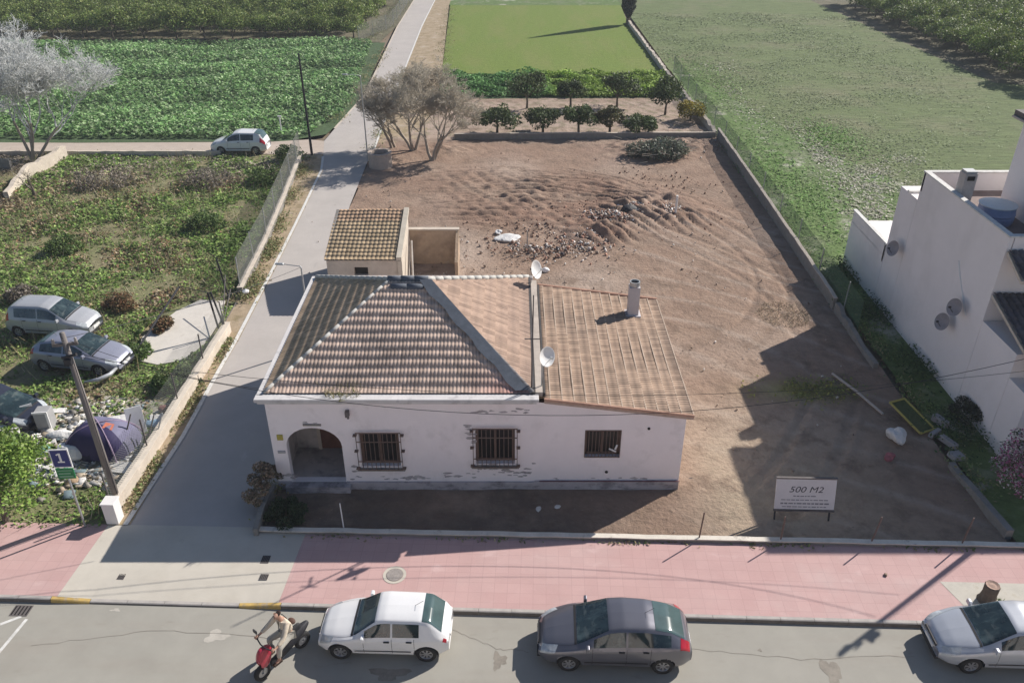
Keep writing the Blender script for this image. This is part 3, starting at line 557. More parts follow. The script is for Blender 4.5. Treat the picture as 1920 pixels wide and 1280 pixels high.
MB().add([(1.25,-.14,-.05),(1.42,-.14,-.05),(1.42,-1.9,-.05),(1.25,-1.9,-.05),(1.25,-.14,1.95),(1.42,-.14,1.95),(1.42,-1.9,.9),(1.25,-1.9,.9)], [(3,2,1,0),(4,5,6,7),(0,1,5,4),(1,2,6,5),(2,3,7,6),(3,0,4,7)]).build('side_wall', M['mudwall'], e)
MB().box((0.05,0,2.03),(2.74,.3,.07)).build('coping', M['beige'], e)
# timber leaning at the shed
tag(MB().tube([(-5.35,40.6,1.9),(-5.15,38.6,.1)], .06, 6).tube([(-5.45,40.4,1.7),(-5.4,38.9,.1)], .04, 6).build('leaning_beam', M['mortar']), 'pale timber beams leaning against the right side of the shed', 'timber')
tuft('dry_weed', (-4.9,38.4,0), 1.0, 700, .55, [(.34,.27,.13),(.25,.2,.11),(.2,.19,.08)], 'dry yellow weeds beside the right wall of the tiled shed')

# ================================================================= RIGHT BUILDING
def right_building():
    e = empty('white_building', (22,31,0), 0, 'tall plain whitewashed building with roof terrace beside the lot at the right edge', 'building')
    def L(o): o.location = (-22,-31,0); return o
    X = 18.4; m = mat('white_building_wall', (.82,.775,.765), rough=.9, noise=(.8,.05,8), bump=(10,.12,.02), layers=[(.5,.55,.8,(.70,.66,.64),.7,(1.4,1.4,.25)), (.35,.55,.7,(.73,.69,.67),.7,None)])  # one whitewash colour for every wall of the building
    XE = 30
    def blk(y0, y1, z, x0=X, name='wall', x1=XE):
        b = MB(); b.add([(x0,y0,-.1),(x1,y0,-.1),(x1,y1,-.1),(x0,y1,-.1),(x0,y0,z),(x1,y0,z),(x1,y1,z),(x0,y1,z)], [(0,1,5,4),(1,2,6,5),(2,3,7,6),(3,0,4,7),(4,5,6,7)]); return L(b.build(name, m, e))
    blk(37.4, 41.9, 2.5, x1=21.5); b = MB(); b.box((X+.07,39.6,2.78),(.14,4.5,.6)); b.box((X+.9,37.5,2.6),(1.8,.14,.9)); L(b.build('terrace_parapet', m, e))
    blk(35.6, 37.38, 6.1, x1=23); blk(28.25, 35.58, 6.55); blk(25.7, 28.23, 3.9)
    # terrace parapets with pale copings
    b = MB(); b.box((X+.08,31.9,6.98),(.16,7.3,.86)); b.box((24,35.5,6.98),(11.2,.16,.86)); b.box((24.2,28.33,6.98),(11.2,.16,.86)); L(b.build('parapet', m, e))
    b = MB(); b.box((X+.08,31.9,7.44),(.24,7.4,.06)); b.box((24.2,35.5,7.443),(11.3,.24,.06)); b.box((24.2,28.33,7.443),(11.3,.24,.06)); b.box((X+.9,36.5,6.16),(1.9,.2,.1)); b.box((X+.07,39.65,3.12),(.2,4.6,.06)); b.box((X+.9,37.5,3.08),(1.9,.2,.06))
    L(b.build('coping', M['whitepaint'], e))
    L(MB().add([(X+.17,28.42,6.6),(XE,28.42,6.6),(XE,35.4,6.6),(X+.17,35.4,6.6)], [(0,1,2,3)]).build('terrace_floor', mat('terrace_floor', (.23,.18,.165), noise=(2,.2)), e))
    # stair tower
    b = MB(); tx = 20.9; b.add([(tx,28.7,6.6),(XE,28.7,6.6),(XE,33.6,6.6),(tx,33.6,6.6),(tx,28.7,10.4),(XE,28.7,10.4),(XE,33.6,10.4),(tx,33.6,10.4)], [(0,1,5,4),(1,2,6,5),(2,3,7,6),(3,0,4,7),(4,5,6,7)]); L(b.build('stair_tower', m, e))
    r = L(MB().box((25.4,31.2,10.5),(9.6,5.5,.22)).build('tower_roof', M['iron'], e)); MB().box((25.4,28.4,10.42),(9.5,.12,.1)).box((20.55,31.2,10.36),(.08,5.4,.08)).build('roof_edge', M['mortar'], r)
    # chimney on the parapet
    c = L(MB().box((18.86,32.9,7.46),(.5,.5,1.7)).build('chimney', mat('chimney_block', (.45,.42,.40), noise=(3,.15)), e)); MB().box((18.86,32.9,8.35),(.44,.44,.1)).build('chimney_cap', M['galv'], c); MB().box((18.86,32.64,8.12),(.3,.02,.18)).build('flue', M['dark'], c)
    # tiled canopies on the front
    def canopy(y0, y1, zb, zf, x0, soff=M['beige']):
        b = MB(); x1 = XE; b.add([(x0,y0,zf),(x1,y0,zf),(x1,y1,zb),(x0+.0,y1,zb),(x0,y0,zf+.12),(x1,y0,zf+.12),(x1,y1,zb+.12),(x0,y1,zb+.12)], [(3,2,1,0),(4,5,6,7),(0,1,5,4),(3,0,4,7)])
        o = L(b.build('canopy', soff, e)); U = Vector((1,0,0)); V = Vector((0,y1-y0,zb-zf)).normalized(); n = U.cross(V); Wd = Vector((0,y1-y0,zb-zf)).length
        tile_facet('roof_tiles', Vector((x0,y0,zf+.14)), U, V, n, 5, Wd, lambda v: 0, lambda v: 5, M['tile'], o, base=(.12,.11,.12), dark=(.06,.06,.07), seed=12, rib=.07, pitch=.25, course=.4)
    canopy(26.9, 28.22, 6.75, 6.15, X+.05); 
    b = MB(); b.add([(X-.05,24.6,3.35),(X-.05,27.6,4.6),(X+.55,27.6,5.0),(X+.6,24.6,3.7)], [(0,1,2,3)]); 
    canopy(24.2, 28.2, 4.95, 3.75, X+.0)
    L(MB().box((24,24.5,3.5),(11.3,.3,.22)).build('beam', M['whitepaint'], e))
    L(MB().add([(X+.02,24.4,-.1),(XE,24.4,-.1),(XE,25.7,-.1),(X+.02,25.7,-.1),(X+.02,24.4,2.9),(XE,24.4,2.9),(XE,25.7,2.9),(X+.02,25.7,2.9)], [(0,1,5,4),(1,2,6,5),(2,3,7,6),(3,0,4,7),(4,5,6,7)]).build('porch', m, e))
    # wall cable
    L(MB().tube([(X-.02,31.0,5.2),(X-.02,30.6,4.7),(X-.02,29.4,3.5)], .025, 6).build('wall_cable', M['white'], e))
    return e
right_building()
dm = mat('grey_dish', (.26,.25,.27), rough=.6, noise=(4,.2))
for (y, z, lab) in ((35.9,3.55,'grey satellite dish alone high on the far end of the white side wall'), (29.7,3.72,'upper dish of the close pair on the white side wall'), (30.25,2.75,'lower dish of the close pair on the white side wall')):
    d_ = dish((18.2,y,z), R(-75), .36, lab, tilt=.3, group='satellite dishes on the white side wall', mt=dm)
tk = empty('water_tank', (19.75,31.75,6.61), 0, 'round blue water tank with white lid on the roof terrace', 'water tank')
MB().lathe([(0,0),(.66,0),(.70,.1),(.72,.3),(.70,.36),(.73,.42),(.70,.5),(.68,.72),(.0,.72)], n=32).build('barrel', mat('blue_plastic_tank', (.30,.35,.52), rough=.45, noise=(3,.1)), tk, smooth=False)
MB().lathe([(.71,.73),(.73,.78),(.5,.84),(0,.87)], n=32).build('lid', M['white'], tk)

# ================================================================= UNSEEN HOUSES ADDED BEHIND THE VIEWPOINT (bounce sun onto the shaded facade)
def added_fill_house(x0, x1, h, col, lab, seed):
    e = empty('added_fill_house', ((x0+x1)/2, 2, 0), 0, lab, 'house', 'unseen houses added to bounce sun across the street'); W = x1-x0; r = random.Random(seed)
    m = mat('fill_house_plaster', col, rough=.9, noise=(.8,.06)); b = MB(); nw = max(2, int(W/3)); holes = []
    for f in range(2):
        for i in range(nw):
            cx = -W/2+W*(i+.5)/nw; z0 = .1 if (f == 0 and i == 0) else .95+f*2.9; z1 = 2.2+f*2.9; holes.append([(cx-.5,z0),(cx+.5,z0),(cx+.5,z1),(cx-.5,z1)])
    wall2d(b, [(-W/2,-.15),(W/2,-.15),(W/2,h),(-W/2,h)], holes, 'y', 0, .2, -1)
    b.add([(-W/2,0,-.15),(-W/2,0,h),(-W/2,-9,h),(-W/2,-9,-.15)], [(0,1,2,3)]); b.add([(W/2,0,-.15),(W/2,0,h),(W/2,-9,h),(W/2,-9,-.15)], [(3,2,1,0)]); b.add([(-W/2,-9,-.15),(W/2,-9,-.15),(W/2,-9,h),(-W/2,-9,h)], [(0,1,2,3)])
    b.build('wall', m, e)
    for k, q in enumerate(holes):
        cx = (q[0][0]+q[1][0])/2; cz = (q[0][1]+q[2][1])/2; o = MB().box((cx,-.17,cz),(1.0,.05,q[2][1]-q[0][1])).build('door' if k == 0 else 'window', M['winglass'], e)
        if k: MB().box((cx,.05,q[0][1]-.05),(1.2,.16,.07)).build('sill', M['block'], o)
    MB().add([(-W/2-.2,.3,h),(W/2+.2,.3,h),(W/2+.2,-9.3,h),(-W/2-.2,-9.3,h),(-W/2-.2,-4.5,h+1.5),(W/2+.2,-4.5,h+1.5)], [(0,1,5,4),(2,3,4,5),(1,2,5),(3,0,4),(3,2,1,0)]).build('roof', mat('fill_house_tiles', (.42,.28,.2), noise=(3,.2), bump=(9,.5,.04)), e)
added_fill_house(-24, -10.2, 6.0, (.80,.76,.72), 'unseen white two storey house added to bounce sun, opposite the lane mouth', 1); added_fill_house(-10, 3.8, 6.4, (.82,.79,.74), 'unseen cream two storey house added to bounce sun, opposite the old house', 2); added_fill_house(4, 17, 5.9, (.82,.76,.70), 'unseen pale two storey house added to bounce sun, opposite the dirt lot', 3); added_fill_house(17.2, 30, 6.2, (.80,.77,.74), 'unseen white two storey house added to bounce sun, opposite the white building', 4)
strip2 = tag(MB().add([(-60,1.9,.0),(60,1.9,.0),(60,4.6,.0),(-60,4.6,.0),(60,4.6,-.14),(-60,4.6,-.14)], [(0,1,2,3),(3,2,4,5)]).build('pavement', M['pink']), kind='structure')
# ================================================================= CARS
class Car:
    def __init__(s, L, W, H, st, zb=.2):
        s.L, s.W, s.H, s.zb0 = L, W, H, zb
        S = np.linspace(0, L, int(L/.03)+1); s.S = S
        def tab(pts, sm=.05):
            x = [p[0]*L for p in pts]; y = [p[1] for p in pts]; k = int(sm/.03*2)*2+1
            v = np.interp(S, x, y); pad = np.concatenate([np.full(k, v[0]), v, np.full(k, v[-1])]); ker = np.hanning(k+2)[1:-1]; ker /= ker.sum()
            return np.convolve(pad, ker, 'same')[k:-k]
        s.top = tab(st['top'], .045); s.belt = tab(st['belt'], .12); s.w = tab(st['w'], .12)*W/2; s.rw = tab(st['rw'], .10)*W/2; s.zb = tab(st.get('zb', [(0,zb+.06),(.06,zb),(.94,zb),(1,zb+.08)]), .1)
    def P(s, x, t, side=1, off=0):
        x = np.asarray(x, float); t = np.asarray(t, float)
        I = lambda a: np.interp(x, s.S, a)
        top, belt, w, rw, zb = map(I, (s.top, s.belt, s.w, s.rw, s.zb)); belt = np.minimum(belt, top-.015)
        zm = zb+(belt-zb)*.52
        ys = [w*0, w*.8, w*.965, w*1.0, w*.985, w*.945, rw, rw-.07, rw*0]; zs = [zb, zb, zb+.09, zm, belt-.07, belt, top-.035, top-.003, top+.02]
        i = np.clip(np.floor(t).astype(int), 0, 7); f = t-i
        Y = np.stack(ys, -1); Z = np.stack(zs, -1); ar = np.arange
        y = np.take_along_axis(Y, i[..., None], -1)[..., 0]*(1-f)+np.take_along_axis(Y, (i+1)[..., None], -1)[..., 0]*f
        z = np.take_along_axis(Z, i[..., None], -1)[..., 0]*(1-f)+np.take_along_axis(Z, (i+1)[..., None], -1)[..., 0]*f
        # gentle bulge inside a segment
        p = np.stack([s.L/2-x, side*y, z], -1)
        if off:
            e = 1e-2; a = s.P(x+e, t, side)-s.P(x-e, t, side); b = s.P(x, np.minimum(t+e, 7.999), side)-s.P(x, np.maximum(t-e, 0), side)
            n = np.cross(a, b)*(-side); n /= np.linalg.norm(n, axis=-1)[..., None]+1e-9; n = np.where((n[..., 2:3]*1+np.abs(n[..., 1:2])) < -9, -n, n)
            c = np.array([0, 0, .6]); out = p-c*1.0; sg = np.sign((n*out).sum(-1))[..., None]; p = p+n*sg*off
        return p
    def patch(s, name, corners, m, parent, off=.006, n=10, both=True, side=1):
        """corners: (s,t) front-low, rear-low, rear-high, front-high"""
        V = []; F = []
        for sd_ in ((1, -1) if both else (side,)):
            a, b, c, d = [np.array(q, float) for q in corners]; u = np.linspace(0, 1, n+1)[:, None, None]; v = np.linspace(0, 1, n+1)[None, :, None]
            q = (a*(1-u)+b*u)*(1-v)+(d*(1-u)+c*u)*v; p = s.P(q[..., 0], q[..., 1], sd_, off); base = len(V)*(n+1)**2
            idx = np.arange((n+1)**2).reshape(n+1, n+1)+base; f = np.stack([idx[:-1,:-1], idx[1:,:-1], idx[1:,1:], idx[:-1,1:]], -1).reshape(-1, 4)
            F.append(f if sd_ > 0 else f[:, ::-1]); V.append(p.reshape(-1, 3))
        return fast(name, np.concatenate(V), np.concatenate(F), m, parent=parent, smooth=True)
    def sides(s, name, corners, m, parent, off=.006, n=8):
        for sd_ in (1, -1): s.patch(name, corners, m, parent, off, n, both=False, side=sd_)
    def body(s, m, parent, wf, wr, r=.345, wz=.30):
        ts = np.array([0,.5,1,1.5,2,2.25,2.5,2.75,3,3.2,3.4,3.6,3.8,4,4.33,4.66,5,5.33,5.66,6,6.5,7,7.5,8]); S = s.S; nS = len(S)
        T, X = np.meshgrid(ts, S); parts = []
        for sd_ in (1, -1): parts.append(s.P(X, T, sd_))
        V = np.stack(parts)     # 2,nS,nt,3
        lx = s.L/2-np.array([wf, wr])
        for c in lx:            # snap to the arch circle
            dx = V[..., 0]-c; dz = V[..., 2]-wz; d = np.hypot(dx, dz)+1e-6; side_ = (T[None] >= 1.2)&(T[None] <= 4.4)&(np.abs(V[..., 1]) > .55*s.W/2)
            k = side_&(np.abs(d-r) < .028); V[..., 0] = np.where(k, c+dx/d*r, V[..., 0]); V[..., 2] = np.where(k, wz+dz/d*r, V[..., 2])
        idx = np.arange(V[..., 0].size).reshape(V.shape[:3]); F = []
        for q, sg in ((0, 1), (1, -1)):
            I = idx[q]; f = np.stack([I[:-1,:-1], I[:-1,1:], I[1:,1:], I[1:,:-1]], -1).reshape(-1, 4); F.append(f[:, ::-1] if sg > 0 else f)
            for e_ in (0, nS-1):    # end caps
                c = I[e_]; 
        F = np.concatenate(F); Vf = V.reshape(-1, 3); cen = Vf[F].mean(1); kill = np.zeros(len(F), bool)
        for c in lx: kill |= (np.hypot(cen[:, 0]-c, cen[:, 2]-wz) < r-.004)&(np.abs(cen[:, 1]) > .55*s.W/2)&(cen[:, 2] < s.H*.62)
        F = F[~kill]
        # caps: strips between the two halves
        cap = []
        nt = len(ts)
        for e_ in (0, nS-1):
            for j in range(nt-1):
                q = (idx[0, e_, j], idx[0, e_, j+1], idx[1, e_, j+1], idx[1, e_, j]); cap.append(q if e_ else q[::-1])
        F = np.concatenate([F, np.array(cap)])
        return fast('body', Vf, F, m, parent=parent, smooth=True)
def wheel(parent, loc, r=.30, w=.19, side=1, rim=None, spokes=7):
    e = MB(); Mx = Matrix.Rotation(-side*math.pi/2, 3, 'X')
    e.lathe([(r*.62,-w/2),(r*.93,-w/2),(r,-w*.3),(r,w*.3),(r*.95,w*.46),(r*.66,w/2),(r*.62,w*.3),(r*.62,-w/2)], (0,0,0), 28, Mx)
    t = e.build('wheel', M['rubber'], parent, smooth=True); t.location = loc
    b = MB(); rr = r*.64
    b.lathe([(rr,w*.38),(rr*.9,w*.42),(rr*.84,w*.30),(rr*.82,w*.12)], (0,0,0), 28, Mx); b.lathe([(0,w*.4),(rr*.2,w*.38),(rr*.24,w*.26)], (0,0,0), 14, Mx)
    for k in range(spokes):
        a = 2*math.pi*k/spokes; c = Mx@Vector((math.cos(a)*rr*.55, math.sin(a)*rr*.55, w*.3)); 
        d = Mx@Vector((math.cos(a), math.sin(a), 0)); tt = Mx@Vector((-math.sin(a), math.cos(a), 0)); nn = Mx@Vector((0,0,1)); vs = []
        for p_, q_ in ((-.36,-.09),(.4,-.13),(.4,.13),(-.36,.09)): vs.append(c+d*p_*rr+tt*q_*rr*1.3+nn*.01)
        b.add(vs, [(0,1,2,3)])
    b.build('rim', rim or M['rim'], t, smooth=False)
    MB().lathe([(rr*.84,w*.1),(0,w*.1)], (0,0,0), 20, Mx).build('brake_disc', M['blackmetal'], t)
def build_car(label, loc, rz, L, W, H, st, paint, wf, wr, cowl, roof0, roof1, tail, pillars, rear_t=(.9,.985), group=None, name='parked_car', wr_=.30, tl=(3.9,5.6), handle=True, spokes=7, rail=True):
    e = empty(name, loc, rz, label, 'car', group); c = Car(L, W, H, st); S = lambda f: f*L
    c.body(paint, e, wf*L, wr*L, r=wr_+.055, wz=wr_)
    # underbody keeps the arches dark
    MB().box((0,0,.46),(L*.9,W*.62,.42)).build('underbody', M['dark'], e)
    for f in (wf, wr):
        for sd_ in (1, -1):
            wheel(e, (L/2-f*L, sd_*(W/2-.115), wr_), wr_, .19, sd_, spokes=spokes)
            MB().box((L/2-f*L, sd_*(W/2-.22), .42),(.66,.16,.5)).build('wheel_housing', M['dark'], e)
    c.patch('windscreen', [(S(cowl)+.05,6.15),(S(roof0)-.04,6.3),(S(roof0)-.04,8),(S(cowl)+.05,8)], M['glass'], e, off=.008, n=12)
    c.patch('rear_window', [(S(roof1)+.05,6.35),(S(tail)-.03,6.2),(S(tail)-.03,8),(S(roof1)+.05,8)], M['glasst'], e, off=.008, n=10)
    for a, b_ in zip(pillars[:-1], pillars[1:]): c.sides('side_window', [(S(a)+.03,5.1),(S(b_)-.03,5.1),(S(b_)-.03,5.86),(S(a)+.03,5.86)], M['glass'], e, off=.007, n=8)
    c.sides('headlight', [(.05,4.1),(S(.105),4.5),(S(.13),6.2),(S(.02)+.03,6.6)], M['lens'], e, off=.006)
    c.sides('taillight', [(S(rear_t[0]),tl[0]),(S(rear_t[1]),tl[0]),(S(rear_t[1]),tl[1]),(S(rear_t[0])+.03,tl[1])], M['red'], e, off=.007)
    # seams, sills, handles
    for p_ in pillars[:1]+pillars[1:-1]+[wr-.085]:
        c.sides('door_seam', [(S(p_)-.006,2.2),(S(p_)+.006,2.2),(S(p_)+.006,5),(S(p_)-.006,5)], M['plastic'], e, off=.003, n=6)
    c.sides('side_moulding', [(S(wf)+.42,2.45),(S(wr)-.42,2.45),(S(wr)-.42,2.6),(S(wf)+.42,2.6)], M['plastic'], e, off=.012, n=5)
    if handle:
        for p_ in pillars[1:-1]+[wr-.085]:
            for sd_ in (1, -1):
                q = c.P(S(p_)-.14, 4.0, sd_, .02); MB().box(tuple(q), (.16,.03,.03)).build('door_handle', M['plastic'], e)
    for sd_ in (1, -1):
        q = c.P(S(cowl)+.34, 5.1, sd_, .09); mi = MB().box(tuple(q), (.11,.2,.14), taper=.8).build('wing_mirror', paint, e, bevel=.02)
    # wipers, plates, grille, bumper lines, aerial
    c.patch('bonnet_gap', [(S(cowl)-.03,6.0),(S(cowl)+.035,6.0),(S(cowl)+.035,8),(S(cowl)-.03,8)], M['plastic'], e, off=.004, n=8)
    c.sides('bonnet_seam', [(S(.12),6.05),(S(cowl),6.05),(S(cowl),6.14),(S(.12),6.14)], M['plastic'], e, off=.003)
    MB().box((L/2+.012,0,.42),(.03,.5,.1)).build('front_number_plate', M['white'], e); MB().box((L/2+.004,0,.58),(.03,W*.42,.08)).build('grille', M['plastic'], e)
    MB().box((-L/2-.012,0,.55),(.03,.5,.1)).build('rear_number_plate', M['white'], e)
    MB().box((L/2-.02,0,.26),(.1,W*.6,.1)).build('front_bumper_intake', M['plastic'], e)
    q = c.P(S(roof1)-.2, 7.999, 1, 0); MB().tube([tuple(q), (q[0]-.25, q[1], q[2]+.2)], .006, 5).build('aerial', M['plastic'], e)
    MB().box((L*.06,.0,c.top[int(len(c.S)*.35)]-.36),(.34,W*.6,.4)).build('seats', M['blackmetal'], e) if False else None
    return e, c
def paint(name, col, metal=.0, rough=.28): return mat(name, col, rough=rough, metal=metal, coat=.7, noise=(1.2,.05), bump=(3,.02,.01))
P_white = paint('white_car_paint', (.74,.74,.74)); P_grey = paint('grey_metallic_paint', (.17,.17,.195), .55, .3); P_silver = paint('silver_car_paint', (.50,.52,.56), .35, .35)
P_silver2 = paint('dusty_silver_paint', (.42,.43,.45), .2, .4); P_lilac = paint('grey_lilac_paint', (.30,.31,.38), .3, .35); P_dark = paint('dark_blue_paint', (.03,.035,.055), .2, .3)
ST_hatch = dict(top=[(0,.56),(.03,.68),(.12,.78),(.24,.86),(.30,.92),(.46,1.36),(.52,1.40),(.78,1.385),(.86,1.33),(.965,.95),(.99,.88),(1,.6)],
    belt=[(0,.5),(.05,.62),(.24,.80),(.34,.86),(.9,.92),(.97,.86),(1,.6)], w=[(0,.70),(.02,.82),(.07,.93),(.2,1),(.8,1),(.93,.94),(.98,.84),(1,.74)],
    rw=[(0,.55),(.05,.7),(.2,.84),(.3,.82),(.46,.68),(.8,.67),(.9,.68),(.97,.72),(1,.62)])
def scaled(st, H, h0=1.40):
    k = H/h0; return {a: ([(x, (z if a != 'top' or z < .95 else .95+(z-.95)*(H-.95)/(h0-.95))) for x, z in v] if a in ('top',) else v) for a, v in st.items()}
ST_round = dict(top=[(0,.52),(.03,.68),(.10,.80),(.20,.92),(.27,1.0),(.46,1.42),(.55,1.47),(.70,1.45),(.85,1.32),(.95,1.08),(.985,.95),(1,.62)],
    belt=[(0,.5),(.05,.64),(.22,.84),(.34,.92),(.9,1.0),(.97,.9),(1,.6)], w=[(0,.62),(.02,.76),(.07,.90),(.2,1),(.8,1),(.93,.93),(.98,.80),(1,.68)],
    rw=[(0,.46),(.05,.62),(.2,.80),(.3,.78),(.46,.66),(.75,.62),(.88,.60),(.95,.62),(1,.5)])
ST_mpv = dict(top=[(0,.6),(.03,.78),(.12,.92),(.20,1.0),(.25,1.07),(.43,1.52),(.52,1.6),(.82,1.57),(.90,1.5),(.97,1.08),(.99,.95),(1,.65)],
    belt=[(0,.55),(.05,.72),(.22,.92),(.34,.98),(.9,1.04),(.97,.9),(1,.62)], w=ST_round['w'], rw=[(0,.5),(.05,.65),(.2,.82),(.3,.8),(.43,.70),(.85,.69),(.93,.7),(1,.6)])
RZ = -.036
build_car('small white boxy five door hatchback parked at the kerb beside the scooter', (-3.62,16.42,-.13), math.pi+RZ, 3.72, 1.62, 1.38, ST_hatch, P_white, .175, .83, .27, .46, .79, .955, [.36,.575,.79], tl=(4.0,5.3), rear_t=(.955,.985), group='cars parked along the kerb')
build_car('dark grey rounded hatchback parked at the kerb in the middle of the street', (2.89,16.10,-.13), math.pi+RZ, 4.27, 1.79, 1.47, ST_round, P_grey, .20, .81, .24, .46, .74, .95, [.35,.57,.86], tl=(4.4,6.0), rear_t=(.91,.98), group='cars parked along the kerb')
build_car('silver hatchback cut off by the right edge, parked by the tree stump', (14.05,16.0,-.13), math.pi+RZ, 4.2, 1.75, 1.44, ST_round, P_silver, .20, .82, .24, .46, .78, .955, [.35,.57,.84], group='cars parked along the kerb')
gx, gy = g(118, 632); build_car('dusty silver people carrier parked in the weeds, farther of the two facing right', (gx-.55,gy+.65,0), -.10, 4.1, 1.75, 1.6, ST_mpv, P_silver2, .19, .83, .23, .42, .86, .965, [.33,.56,.84], group='cars left in the weedy plot')
gx, gy = g(150, 700); build_car('grey lilac hatchback with a damaged front bumper parked in the weeds behind the pole', (gx-.1,gy+.75,0), -.16, 4.2, 1.75, 1.44, ST_round, P_lilac, .20, .82, .25, .46, .78, .955, [.35,.57,.84], group='cars left in the weedy plot')
gx, gy = g(-20, 800); build_car('dark blue car at the left edge beside the rubbish, only its windscreen end visible', (gx+.1,gy+.5,0), -.25, 4.2, 1.75, 1.44, ST_round, P_dark, .20, .82, .10, .38, .78, .955, [.30,.57,.84], group='cars left in the weedy plot')
build_car('white crossover car parked on the pale track beyond the weedy plot', (-20.7,62.0,0), math.pi, 4.25, 1.8, 1.6, ST_mpv, P_white, .20, .81, .25, .43, .80, .965, [.33,.56,.80])
gx, gy = g(180, 1318); build_car('white car whose roof just shows at the bottom edge on the street', (-9.5,12.25,-.13), math.pi+RZ, 4.0, 1.7, 1.6, ST_mpv, P_white, .2, .82, .24, .46, .8, .955, [.35,.57,.84])
# hanging bumper of the damaged car
gx, gy = g(205, 722); b = MB(); b.tube([(-.7,-.5,.3),(-.1,-.45,.38),(.25,-.1,.42),(.3,.5,.4)], [.05,.1,.1,.06], 8)
tag(b.build('loose_bumper', P_silver2, loc=(gx-.2, gy+.3, 0), smooth=True), 'loose pale car bumper hanging in front of the grey lilac car', 'bumper')

# ================================================================= SCOOTER AND RIDER
def skinobj(name, verts, edges, radii, m, parent=None, sub=1):
    me = bpy.data.meshes.new(name); me.from_pydata(verts, edges, []); me.materials.append(m); o = bpy.data.objects.new(name, me); scene.collection.objects.link(o)
    o.modifiers.new('s', 'SKIN'); 
    for i, v in enumerate(me.skin_vertices[0].data): v.radius = (radii[i], radii[i]) if not hasattr(radii[i], '__len__') else radii[i]; v.use_root = (i == 0)
    sb = o.modifiers.new('u', 'SUBSURF'); sb.levels = sb.render_levels = sub
    if parent is not None: o.parent = parent
    return o
SX, SY = g(535, 1238, -.13); SA = R(232)
sc = empty('motor_scooter', (SX, SY, -.13), SA, 'small red and black motor scooter standing on the street beside the white car', 'scooter')
def sc_wheel(x):
    b = MB(); Mx = Matrix.Rotation(math.pi/2, 3, 'X'); b.lathe([(.14,-.05),(.22,-.055),(.24,0),(.22,.055),(.14,.05),(.14,-.05)], (x,0,.24), 24, Mx); w_ = b.build('wheel', M['rubber'], sc, smooth=True)
    b = MB(); b.lathe([(.145,.03),(.04,.04),(.04,-.04),(.145,-.03)], (x,0,.24), 16, Mx); b.build('rim', M['rim'], w_)
sc_wheel(.66); sc_wheel(-.58)
P_red = mat('red_scooter_paint', (.40,.03,.055), rough=.3, coat=.6, noise=(2,.1))
skinobj('front_shield', [(.52,0,.62),(.5,0,.85),(.56,0,.38),(.66,0,.5),(.46,0,1.0)], [(0,1),(0,2),(0,3),(1,4)], [(.12,.24),(.12,.25),(.09,.19),(.1,.09),(.1,.17)], P_red, sc, 2)
skinobj('rear_body', [(-.3,0,.55),(-.62,0,.64),(-.85,0,.7),(-.1,0,.42),(.2,0,.28),(.42,0,.3)], [(0,1),(1,2),(0,3),(3,4),(4,5)], [(.15,.16),(.14,.14),(.05,.06),(.12,.15),(.05,.16),(.06,.14)], M['blackmetal'], sc, 2)
skinobj('seat', [(-.3,0,.76),(-.62,0,.80),(-.02,0,.74)], [(0,1),(0,2)], [(.07,.14),(.06,.12),(.05,.1)], M['plastic'], sc, 2)
MB().tube([(.44,-.34,1.04),(.5,-.1,1.02),(.5,.1,1.02),(.44,.34,1.04)], .017, 8).build('handlebar', M['blackmetal'], sc)
MB().tube([(.66,.07,.24),(.55,.06,.6),(.5,0,.95)], .02, 8).tube([(.66,-.07,.24),(.55,-.06,.6)], .02, 8).build('fork', M['galv'], sc)
hl = MB().lathe([(0,.03),(.06,.02),(.085,-.03)], (.60,0,.88), 16, Matrix.Rotation(math.pi/2, 3, 'Y')).build('headlight', M['lens'], sc, smooth=True)
for s_ in (1, -1): MB().tube([(.46,s_*.26,1.05),(.44,s_*.32,1.2)], .008, 5).box((.44,s_*.34,1.24),(.03,.13,.09)).build('mirror', M['plastic'], sc)
MB().tube([(-.1,-.16,.3),(-.75,-.2,.36)], [.03,.055], 8).build('exhaust', M['galv'], sc)
MB().box((.62,0,.72),(.02,.14,.05), ry=-.1).build('shield_stripe', M['white'], sc)
# rider
rd = empty('person', (SX, SY, -.13), SA, 'rider in beige jacket and light trousers seated on the red scooter', 'person')
SK = mat('skin', (.42,.25,.18), rough=.6, noise=(6,.1)); JK = mat('beige_jacket', (.60,.52,.41), rough=.9, noise=(5,.15), bump=(9,.4,.03)); TR = mat('light_trousers', (.42,.40,.35), rough=.9, noise=(5,.15), bump=(9,.3,.02)); HR = mat('brown_hair', (.05,.03,.022), rough=.6, noise=(20,.4))
V = [(-.25,0,.88),(-.22,0,1.08),(-.14,0,1.3),(-.10,0,1.44),(-.06,0,1.52),(-.03,0,1.62),(-.02,0,1.70)]; E = [(0,1),(1,2),(2,3),(3,4),(4,5),(5,6)]; Rr = [(.15,.12),(.13,.11),(.15,.11),(.07,.07),(.055,.055),(.085,.095),(.075,.085)]
def addv(p, r, fr): V.append(p); Rr.append(r); E.append((fr, len(V)-1)); return len(V)-1
